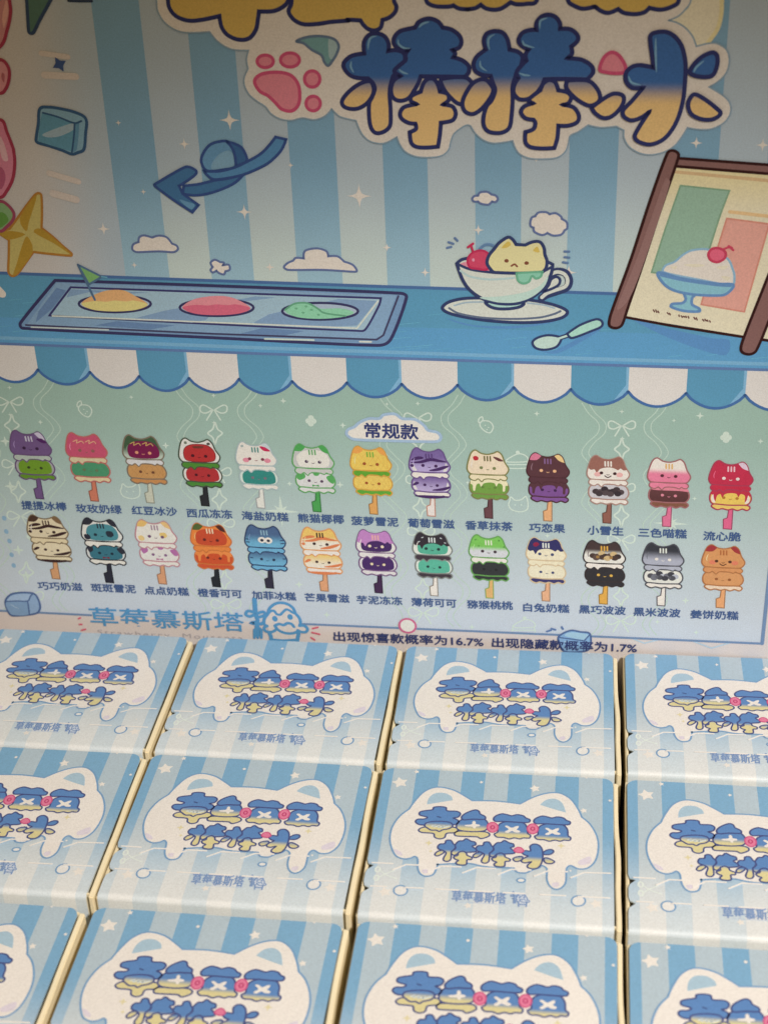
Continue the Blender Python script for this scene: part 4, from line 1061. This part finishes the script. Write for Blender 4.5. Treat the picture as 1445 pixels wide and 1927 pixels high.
# ---- bottom strip
a = card()
lb = ink((82, 136, 170), W5, True)
a.text('草莓慕斯塔', panel(169.5, 1159.5), panel(459, 1171), 0.108, 12, lb, 0.013)
a.text('Strawberry  Mousseta', panel(184, 1190), panel(458, 1202), 0.036, 12, ink((168, 156, 150), W5), 0, 1.25)
a.build('brand_lettering', board)
def mascot(fn, sc, col, wcol, art, ly, lw):
    S_ = lambda pts, closed=False, w=1.0, l=0.0: art.stroke(smooth(fn(pts), closed, 5), lw*w, ly+0.5+l, col, closed)
    art.fill(smooth(fn([(1075, 190), (1085, 120), (1160, 75), (1240, 110), (1275, 190), (1315, 235), (1270, 245), (1265, 310), (1115, 310), (1095, 235)])), ly, wcol)
    S_([(1088, 140), (1100, 105), (1130, 80), (1165, 73), (1205, 82), (1235, 105), (1248, 135)])
    S_([(1088, 140), (1105, 122), (1125, 120), (1140, 138), (1160, 142), (1175, 128), (1195, 112), (1215, 118), (1230, 128), (1248, 135)], False, 0.9, 0.1)
    S_([(1088, 140), (1070, 165), (1068, 195), (1085, 208)], False, 1.0, 0.2)
    S_([(1248, 135), (1270, 160), (1278, 188), (1272, 206)], False, 1.0, 0.3)
    S_([(1085, 206), (1068, 218), (1076, 236), (1102, 243), (1126, 236), (1140, 221), (1130, 206), (1155, 196), (1180, 202), (1202, 191), (1226, 196), (1240, 212)], False, 1.0, 0.4)
    S_([(1140, 222), (1165, 240), (1202, 250), (1240, 248), (1268, 235)], False, 1.0, 0.5)
    S_([(1272, 206), (1300, 206), (1318, 223), (1310, 241), (1285, 242), (1262, 232)], False, 1.0, 0.6)
    S_([(1098, 245), (1108, 272), (1113, 330)], False, 1.3, 0.65)
    S_([(1268, 245), (1262, 277), (1256, 330)], False, 1.3, 0.7)
    S_([(1112, 288), (1185, 293), (1260, 288)], False, 1.2, 0.75)
    for x, y in ((1130, 165), (1218, 155)):
        art.fill(ellipse(fn([(x, y)])[0], lw*0.9, lw*1.1, 12), ly+1.3, col)
    S_([(1012, 55), (1018, 135)], False, 1.5, 0.8)
    S_([(1015, 130), (975, 120), (962, 140), (985, 152), (1015, 140), (1060, 125), (1075, 140), (1040, 155), (1018, 140)], False, 1.0, 0.9)
    S_([(1018, 145), (1030, 180), (995, 190), (1050, 195), (1060, 190)], False, 1.2, 1.0)
    S_([(1025, 185), (1030, 260)], False, 1.5, 1.1)
    for x in (1012, 1032, 1052):
        S_([(x, 230), (x, 275)], False, 0.9, 1.2+0.001*x)
    S_([(1012, 230), (1032, 215), (1052, 230)], False, 0.9, 1.15)
a = card()
mascot(L_, 1.0, lb, ink((204, 190, 176), W5, True), a, 12, 6.6*PX)
pk2 = ink((200, 90, 104), W5)
for p, q in (((1348, 222), (1378, 215)), ((1345, 245), (1388, 255)), ((1340, 275), (1360, 288)), ((-5, 165), (5, 160)), ((0, 198), (14, 198)), ((12, 232), (35, 226))):
    t_ = card()
    t_.stroke(L_([p, q]), 4*PX, 13, pk2, False)
    t_.build('pink_tick_picture', board)
a.build('cake_logo', board)
a = card()
tx = ink((48, 60, 112), W5)
a.text('出现惊喜款概率为16.7%', panel(628, 1196.5), panel(909.5, 1207.5), 0.054, 14, tx, 0.026)
a.text('出现隐藏款概率为1.7%', panel(926, 1208), panel(1198, 1219), 0.054, 14, tx, 0.026)
a.build('odds_lettering', board)
a = card()
q = crop(0, 950, 3.905, panel)
cb = ink((100, 130, 172), W5); cl = ink((72, 96, 146), W5)
a.shape(q([(42, 705), (100, 650), (240, 647), (282, 690), (296, 760), (260, 798), (100, 813), (66, 790)]), 12, ink((134, 158, 190), W5), cl, 4.4*PX)
a.fill(smooth(q([(50, 712), (200, 706), (215, 800), (105, 808), (70, 785)])), 12.7, ink((118, 146, 182), W5))
a.fill(smooth(q([(60, 702), (105, 660), (225, 657), (195, 698)])), 12.75, ink((150, 170, 196), W5))
a.stroke(smooth(q([(50, 708), (130, 704), (205, 705), (225, 670), (245, 650)]), False), 3*PX, 13, cl, False)
a.stroke(q([(205, 705), (218, 800)]), 3*PX, 13.2, cl, False)
a.stroke(q([(80, 730), (140, 762)]), 4*PX, 13.3, ink((176, 188, 200), W5), False, True)
a.build('ice_cube_picture', board)
a = card()
a.shape(M_([(168, 185), (235, 150), (300, 158), (358, 172), (352, 262), (280, 280), (200, 275), (172, 230)]), 12, ink((122, 158, 200), W5), cl, 4*PX)
a.fill(smooth(M_([(205, 182), (240, 160), (345, 175), (322, 206)])), 12.7, ink((150, 180, 208), W5))
a.stroke(M_([(172, 192), (322, 212), (356, 174)]), 3*PX, 13, cl, False)
a.stroke(M_([(322, 212), (318, 272)]), 3*PX, 13.2, cl, False)
a.stroke(M_([(200, 215), (260, 240)]), 4*PX, 13.3, ink((176, 192, 206), W5), False, True)
for p, r in (((95, 155), (118, 148)), ((122, 138), (146, 145)), ((185, 128), (192, 140))):
    a.stroke(M_([p, r]), 4.4*PX, 12, ink((84, 112, 164), W5), False)
a.build('ice_cube_picture', board)
a = card()
cc = panel(767, 1177)
a.shape(ellipse(cc, 17*PX, 17*PX), 12, ink((214, 208, 202), W5), ink((192, 96, 124), W5), 4.4*PX, sm=False)
a.build('ring_picture', board)
for pts in ([(610, 197), (690, 228), (770, 208)], [(980, 213), (1100, 258), (1215, 225)]):
    a = card()
    a.stroke(M_(pts), 3.2*PX, 7, ink((170, 186, 206), W5), False)
    a.build('ice_shard_picture', board)

# ================================================================== the boxes
def carton_body(parent):
    bm = bmesh.new()
    x0, x1, y0, y1 = -0.007, 0.974, -0.852, -0.002
    t, zt = 0.020, H_BOX - 0.010
    def wall(lo, hi):
        b2 = bmesh.new()
        add_box(b2, lo, hi)
        ed = [e for e in b2.edges]
        bmesh.ops.subdivide_edges(b2, edges=[e for e in ed if abs(e.verts[0].co.z-e.verts[1].co.z) < 1e-6 and e.calc_length() > 0.3*S], cuts=14, use_grid_fill=True)
        me = bpy.data.meshes.new('w')
        b2.to_mesh(me); b2.free()
        bm.from_mesh(me)
        bpy.data.meshes.remove(me)
    wall((x0, y0+0.004, 0), (x0+0.012, y1, zt))
    wall((x1-t, y0+0.004, 0), (x1, y1-0.004, zt))
    wall((x0+0.013, y1-0.012, 0), (x1-t-0.001, y1, zt))
    wall((x0+0.013, y0+0.020, 0), (x1-t-0.001, y0+0.030, zt))
    add_box(bm, (x0+0.013, y0+0.031, 0.0), (x1-t-0.001, y1-0.013, H_BOX-0.045))
    for v in bm.verts:
        if v.co.z > 0.6*H_BOX*S:
            p = v.co*(9.0/S*0.35)
            n = noise.noise(Vector((p.x*0.3, p.y*1.1, p.z*0.2)))
            if v.co.x > 0.9*S:
                v.co.x += n*0.009*S
                v.co.z += (n*0.012 - (0.004 if v.co.x > 0.965*S else 0))*S
    bmesh.ops.bevel(bm, geom=[e for e in bm.edges if len(e.link_faces) == 2 and e.calc_face_angle(0) > 1.0], offset=0.0035*S, segments=2, affect='EDGES')
    o = mesh_obj('carton', bm, CREAM, parent)
    for p in o.data.polygons: p.use_smooth = False
    return o

def lid_mesh(parent):
    W, D, r = 0.950, 0.828, 0.042
    out = []
    for i in range(7):
        a = math.pi/2 + math.pi/2*i/6
        out.append((r + r*math.cos(a), -r + r*math.sin(a)))
    P_ = crop(660, 1600, 6.02, lidmap)
    n1 = [lidmap(691.6, 1624.6), lidmap(698.6, 1628), lidmap(690.0, 1636)]
    n2 = [lidmap(688.6, 1666), lidmap(694.8, 1671.4), lidmap(683.5, 1679)]
    ys = [p[1] for p in n1 + n2]
    out += [(0.0, ys[0]+0.022), (0.006, ys[0]), (0.030, ys[1]), (0.007, ys[2]), (0.001, ys[2]-0.02), (0.001, ys[3]+0.02), (0.006, ys[3]), (0.028, ys[4]), (0.004, ys[5]), (0.0, ys[5]-0.02), (0.0, -D)]
    nfront = 14
    for i in range(1, nfront+1):
        out.append((W*i/nfront, -D))
    for i in range(7):
        a = 0 + math.pi/2*i/6
        out.append((W - r + r*math.cos(a), -r + r*math.sin(a)))
    bm = bmesh.new()
    top = [bm.verts.new((x*S, y*S, H_BOX*S)) for x, y in out]
    tri = tessellate_polygon([[Vector((x, y, 0)) for x, y in out]])
    for t in tri:
        bm.faces.new([top[i] for i in t])
    # thickness of the card
    th = 0.007
    ff = [i for i, p in enumerate(out) if abs(p[1]+D) < 1e-6]
    lowv = [bm.verts.new((x*S, y*S, (H_BOX-th)*S)) for x, y in out]
    n = len(out)
    for i in range(n):
        j = (i+1) % n
        if i in ff and j in ff:
            continue
        bm.faces.new([top[i], top[j], lowv[j], lowv[i]])
    # front fold and skirt
    prev = [top[i] for i in ff]
    xs = [out[i][0] for i in ff]
    R = 0.022
    prof = [(-D - R*math.sin(t*math.pi/12), H_BOX - R + R*math.cos(t*math.pi/12)) for t in range(1, 7)] + [(-D-R, H_BOX-0.12), (-D-R+0.002, H_BOX-0.45), (-D-R+0.002, 0.01)]
    for y, z in prof:
        cur = [bm.verts.new((x*S, y*S, z*S)) for x in xs]
        for i in range(len(xs)-1):
            bm.faces.new([prev[i], cur[i], cur[i+1], prev[i+1]])
        prev = cur
    bmesh.ops.recalc_face_normals(bm, faces=bm.faces)
    o = mesh_obj('lid', bm, LIDM, parent)
    for p in o.data.polygons:
        p.use_smooth = abs(p.normal.z) < 0.98 and p.normal.y < -0.05
    return o

def lid():
    return Art('lid')
Q_ = crop(660, 1440, 2.779, lidmap); N_ = crop(770, 1500, 4.25, lidmap); O_ = crop(820, 1590, 4.25, lidmap); P_ = crop(660, 1600, 6.02, lidmap)
LP = 0.0022
def lid_print(parent):
    white, lnb = ink((236, 220, 203), WB, True), ink((122, 154, 182), WB, True)
    # drifting stars
    for x, y, r, n in ((258, 92, 0.034, 5), (345, 36, 0.012, 5), (683, 91, 0.009, 5), (963, 124, 0.022, 5), (1355, 187, 0.008, 5), (1218, 240, 0.015, 5), (1232, 68, 0.006, 5), (55, 113, 0.0, 5),
                       (178, 665, 0.026, 5), (613, 737, 0.016, 5), (1283, 728, 0.024, 5), (1148, 554, 0.006, 5), (790, 690, 0.007, 5), (1262, 640, 0.004, 5)):
        if r == 0: continue
        c = Q_([(x, y)])[0]
        a = lid()
        a.fill(smooth(star_pts(c, r, 5, 0.56, 0.28), True, 3), 1.5, ink((236, 220, 202), WB, True))
        a.build('star_print', parent)
    # scissors mark
    a = lid()
    sc = ink((226, 224, 216), WB, True)
    for cx_, cy_ in ((305, 222), (290, 318)):
        a.stroke(ellipse(P_([(cx_, cy_)])[0], 0.0085, 0.014, 16), 0.007, 1.6, sc)
    a.stroke(P_([(330, 235), (400, 285), (520, 330)]), 0.005, 1.8, sc, False)
    a.stroke(P_([(330, 305), (400, 270), (490, 235)]), 0.005, 2.0, sc, False)
    a.build('scissors_print', parent)
    # cat shaped melting cloud
    a = lid()
    cat = (Q_([(205, 400), (215, 330), (255, 270), (305, 232, 1), (335, 190), (385, 140), (450, 117), (530, 130), (590, 160), (635, 188, 1), (760, 190), (885, 205, 1), (950, 172), (1020, 150), (1090, 148), (1150, 180), (1190, 235),
               (1208, 275, 1), (1250, 310), (1285, 370), (1295, 430), (1280, 500), (1240, 540), (1190, 545), (1150, 528), (1128, 545), (1122, 620), (1085, 652), (1045, 640), (1025, 600), (1025, 545), (1000, 528), (985, 540)])
           + O_([(770, 205), (720, 228), (650, 222), (625, 190, 1), (560, 186), (450, 184), (360, 172), (260, 152), (120, 155), (10, 162)])
           + Q_([(455, 520), (447, 545), (430, 575), (395, 584), (365, 572), (350, 540), (350, 495), (335, 480), (310, 490), (270, 492), (230, 470)]))
    cat[40] = cat[40]
    a.shape(cat, 3, white, lnb, 0.0075, n=5)
    for pts in ([(398, 208, 1), (408, 175), (440, 150), (490, 148), (525, 165), (533, 186, 1), (470, 196)], [(990, 210, 1), (1020, 185), (1065, 178), (1105, 200), (1125, 250, 1), (1060, 232)]):
        a.fill(smooth(Q_(pts), True, 5), 3.8, ink((172, 190, 196), WB, True))
    for pts in ([(225, 440), (260, 455), (270, 475), (240, 468)], [(1190, 505), (1250, 480), (1255, 515), (1200, 525)], [(370, 552), (400, 548), (402, 566), (380, 568)], [(1052, 622), (1085, 615), (1085, 636), (1060, 640)]):
        a.fill(smooth(Q_(pts), True, 4), 3.85, ink((222, 204, 204), WB))
    for x, y, r in ((408, 410, 0.016), (418, 452, 0.009), (1100, 425, 0.016)):
        a.fill(star_pts(Q_([(x, y)])[0], r, 4, 0.4), 3.9, ink((226, 206, 158), WB))
    cloud = a.build('cat_cloud_print', parent)
    # lettering
    nv, bl, yl, pk_ = ink((74, 80, 122), WB, True), ink((96, 131, 175), WB, True), ink((220, 200, 142), WB, True), ink((226, 122, 146), WB, True)
    w = 0.0068
    def ltr(shapes, gy, name='lettering', extra=None, ly=5.0):
        a = lid()
        l = ly
        g0, g1 = N_([(600, gy[0])])[0][1], N_([(600, gy[1])])[0][1]
        def fat(pts):
            cx_ = sum(p[0] for p in pts)/len(pts)
            cy_ = sum(p[1] for p in pts)/len(pts)
            return [(cx_ + (p[0]-cx_)*1.07, cy_ + (p[1]-cy_)*1.09) for p in pts]
        for s in shapes:
            s = (fat(s[0]), s[1]) if isinstance(s, tuple) else fat(s)
            a.shape(N_(s[0]) if isinstance(s, tuple) else N_(s), l, s[1] if isinstance(s, tuple) else bl, nv, w, None if isinstance(s, tuple) else yl, None if isinstance(s, tuple) else (g0, g1), n=4)
            l += 1.1
        if extra: extra(a, l)
        a.build(name, cloud)
    def ex1(a, l):
        a.stroke(smooth(N_([(180, 240), (205, 232), (200, 246), (240, 236), (232, 250), (275, 238), (262, 252), (318, 240)]), False, 4), 0.006, l+0.4, ink((216, 216, 206), WB), False)
        a.stroke(N_([(225, 162), (250, 168)]), 0.006, l+0.6, ink((66, 84, 140), WB), False)
    ltr([([(85, 270), (120, 250), (230, 245), (350, 250), (380, 265), (360, 288), (295, 295), (280, 325), (240, 335), (205, 322), (195, 295), (110, 288)], yl),
         ([(190, 110), (200, 92), (250, 88), (290, 95), (298, 118), (370, 122), (398, 140), (380, 165), (345, 172), (375, 185), (385, 205), (350, 220), (240, 222), (100, 222), (62, 200), (80, 180), (130, 178), (150, 165), (95, 150), (95, 128), (130, 118)], bl),
         [(130, 235), (150, 212), (240, 203), (320, 212), (340, 238), (310, 258), (265, 266), (240, 278), (215, 268), (180, 268), (150, 252)]], (228, 272), extra=ex1)
    def ex2(a, l):
        a.fill(smooth(N_([(505, 205), (520, 198), (532, 208), (532, 222), (562, 228), (562, 240), (534, 244), (530, 256), (512, 256), (505, 244), (452, 240), (445, 230), (500, 224)]), True, 3), l+0.4, white)
    ltr([([(370, 300), (390, 282), (480, 280), (600, 285), (632, 300), (625, 318), (570, 335), (540, 322), (430, 318), (382, 314)], yl),
         [(385, 240), (400, 205), (450, 182), (520, 178), (590, 185), (620, 215), (620, 250), (590, 272), (510, 278), (430, 272), (395, 260)],
         ([(425, 165), (450, 140), (490, 122), (530, 112), (555, 122), (565, 142), (600, 160), (600, 180), (560, 182), (510, 180), (440, 185)], bl)], (225, 272), extra=ex2)
    def mk(dx, dy, crossfill=True):
        sh = lambda pts: [(p[0]+dx, p[1]+dy) for p in pts]
        def ex(a, l):
            a.fill(smooth(N_(sh([(765, 240), (785, 235), (820, 252), (850, 240), (875, 238), (870, 255), (858, 266), (885, 278), (878, 290), (845, 288), (820, 278), (790, 292), (765, 288), (770, 278), (795, 264)])), True, 3), l+0.4, white)
        ltr([[(690, 300), (715, 285), (715, 250), (740, 220), (820, 202), (900, 215), (935, 250), (940, 295), (960, 310), (950, 330), (910, 328), (880, 336), (840, 328), (800, 336), (760, 325), (710, 322)],
             ] if False else [sh([(690, 300), (715, 285), (715, 250), (740, 220), (820, 202), (900, 215), (935, 250), (940, 295), (960, 310), (950, 330), (910, 328), (880, 336), (840, 328), (800, 336), (760, 325), (710, 322)]),
              (sh([(683, 180), (700, 158), (745, 142), (785, 148), (820, 156), (860, 148), (905, 156), (925, 172), (955, 185), (945, 205), (880, 205), (760, 198), (700, 198)]), bl)], (262+dy, 300+dy), extra=ex)
    mk(0, 0)
    mk(322, 18)
    for cx_, cy_ in ((666, 248), (987, 260)):
        a = lid()
        q = N_([(cx_ + 44*math.cos(t*math.pi/12), cy_ + 40*math.sin(t*math.pi/12)) for t in range(24)])
        a.shape(q, 8, pk_, ink((206, 82, 120), WB), 0.005, sm=False)
        q = N_([(cx_ + 15*math.cos(t*math.pi/12), cy_ + 13*math.sin(t*math.pi/12)) for t in range(24)])
        a.stroke(q, 0.005, 9, ink((192, 64, 104), WB))
        a.build('pink_button_print', cloud)
    def bang(dx, dy):
        sh = lambda pts: [(p[0]+dx, p[1]+dy) for p in pts]
        ltr([sh([(207, 462), (230, 440), (270, 432), (275, 448), (245, 468), (220, 474)]),
             sh([(232, 405), (250, 385), (285, 382), (295, 360), (330, 358), (350, 385), (370, 400), (350, 430), (335, 440), (330, 495), (310, 512), (280, 508), (275, 490), (295, 450), (265, 430), (240, 422)]),
             sh([(345, 440), (375, 415), (372, 390), (400, 362), (430, 360), (455, 345), (490, 362), (520, 370), (525, 390), (500, 400), (530, 425), (525, 440), (460, 445), (400, 450), (370, 465), (348, 460)]),
             sh([(360, 485), (390, 475), (395, 455), (430, 445), (455, 460), (460, 475), (495, 490), (490, 505), (460, 508), (455, 540), (425, 546), (385, 540), (378, 525), (395, 512), (370, 502)])], (440+dy, 472+dy))
    bang(0, 0)
    bang(305, 14)
    ltr([[(832, 500), (860, 485), (900, 482), (905, 498), (880, 515), (850, 518)],
         [(905, 450), (930, 438), (970, 440), (965, 410), (985, 392), (1020, 392), (1050, 415), (1062, 460), (1055, 520), (1030, 560), (990, 572), (950, 562), (948, 545), (975, 520), (930, 528), (902, 518), (910, 500), (950, 478), (925, 470)],
         [(1070, 455), (1100, 432), (1135, 428), (1152, 442), (1130, 462), (1090, 465)],
         [(1078, 502), (1100, 495), (1140, 510), (1158, 525), (1130, 538), (1090, 530)]], (455, 500))
    a = lid()
    a.shape(N_([(838, 435), (850, 415), (880, 408), (905, 420), (915, 440), (890, 452), (855, 448)]), 9, pk_, ink((206, 82, 120), WB), 0.005)
    a.build('pink_button_print', cloud)
    # bubbles
    for x, y, rx, ry in ((260, 658, 36, 26), (1190, 713, 36, 27), (890, 605, 22, 11)):
        a = lid()
        q = Q_([(x + rx*math.cos(t*math.pi/12), y + ry*math.sin(t*math.pi/12)) for t in range(24)])
        a.shape(q, 2.2, ink((232, 220, 206), WB, True), lnb, 0.0065, sm=False)
        a.build('bubble_print', parent)
    # small brand mark
    a = lid()
    mk_ = ink((128, 148, 180), WB, True)
    a.text('草莓慕斯塔', O_([(130, 412)])[0], O_([(560, 432)])[0], 0.058, 4, mk_, 0.022)
    f2 = lambda pts: O_([(600 + (p[0]-965)*0.42, 380 + (p[1]-60)*0.42 + (p[0]-965)*0.02, *p[2:]) for p in pts])
    mascot(f2, 0.4, mk_, ink((206, 206, 208), WB), a, 4, 0.0045)
    a.stroke(O_([(190, 462), (560, 482)]), 0.0016, 4, ink((170, 182, 204), WB), False)
    a.build('brand_print', parent)
    # perforated tear strip
    a = lid()
    pw = ink((246, 238, 228), WB, True)
    k = 0
    y0, y1 = P_([(240, 152)])[0][1], P_([(215, 418)])[0][1]
    def dash(pts, w=0.0078):
        nonlocal k
        a.stroke(pts, w, 14+0.05*k, pw, False)
        k += 1
    X = lambda qx, qy: Q_([(qx, qy)])[0]
    dash([P_([(245, 153)])[0], P_([(475, 165)])[0]])
    for x0 in (220, 405, 585, 770, 960, 1150):
        yy = 555 + (x0-220)*0.045
        dash([X(x0, yy-2), X(x0+70, yy-32+3), X(x0+170 if x0 < 1100 else x0+208, yy-28+3)])
    dash([P_([(225, 418)])[0], P_([(405, 425)])[0]])
    for x0, x1 in ((285, 375), (445, 562), (620, 742), (800, 908), (990, 1122), (1190, 1352)):
        yy = 646 + (x0-285)*0.053
        dash([X(x0, yy), X(x1, yy + (x1-x0)*0.045)])
    a.build('tear_strip', parent)

def make_box():
    b = empty('blind_box', (0, 0, 0), 0, 'x', 'box', 'blue striped boxes packed in the tray')
    carton_body(b)
    l = lid_mesh(b)
    lid_print(l)
    return b
proto = make_box()
def copy_tree(o, parent=None):
    c = o.copy()
    COL.objects.link(c)
    if parent: c.parent = parent
    for ch in list(o.children):
        copy_tree(ch, c)
    return c
ROWS = ['in the back row against the printed card', 'in the middle row', 'in the front row']
COLS = ['leftmost', 'second from left', 'third from left', 'rightmost']
LAB = {(0, 0): 'blue striped cat box at the left edge, in the back row under the printed card',
       (0, 1): 'blue striped cat box in the back row, second from left, below the cake logo',
       (0, 2): 'blue striped cat box in the back row, third from left, below the 16.7% lettering',
       (0, 3): 'blue striped cat box in the back row, cut off by the right edge',
       (1, 0): 'blue striped cat box in the middle row, lid half cut off by the left edge',
       (1, 1): 'blue striped cat box in the middle row, second from left, whole lid showing',
       (1, 2): 'blue striped cat box in the middle row, third from left, whole lid showing',
       (1, 3): 'blue striped cat box in the middle row, cut off by the right edge',
       (2, 0): 'blue striped cat box in the bottom left corner, front row, only a lid corner showing',
       (2, 1): 'blue striped cat box in the front row, second from left, lid cut off below',
       (2, 2): 'blue striped cat box in the front row, third from left, lid cut off below',
       (2, 3): 'blue striped cat box in the bottom right corner of the front row, mostly cut off'}
POS = {(0, 0): (-2.760, -0.031, -0.010), (0, 1): (-1.757, -0.034, -0.010), (0, 2): (-0.764, -0.040, 0.004), (0, 3): (0.241, -0.028, 0.004),
       (1, 0): (-2.763, -0.908, -0.004), (1, 1): (-1.765, -0.908, -0.010), (1, 2): (-0.767, -0.921, 0.000), (1, 3): (0.240, -0.921, -0.006),
       (2, 0): (-2.772, -1.815, -0.008), (2, 1): (-1.762, -1.812, -0.010), (2, 2): (-0.757, -1.800, -0.004), (2, 3): (0.236, -1.820, -0.004)}
for k, (rc, (x, y, rz)) in enumerate(POS.items()):
    b = proto if k == 0 else copy_tree(proto)
    b.location = Vector((x, y, -H_BOX + (0.0 if rc[0] < 2 else -0.004))) * S
    b.rotation_euler.z = rz
    b['label'] = LAB[rc]
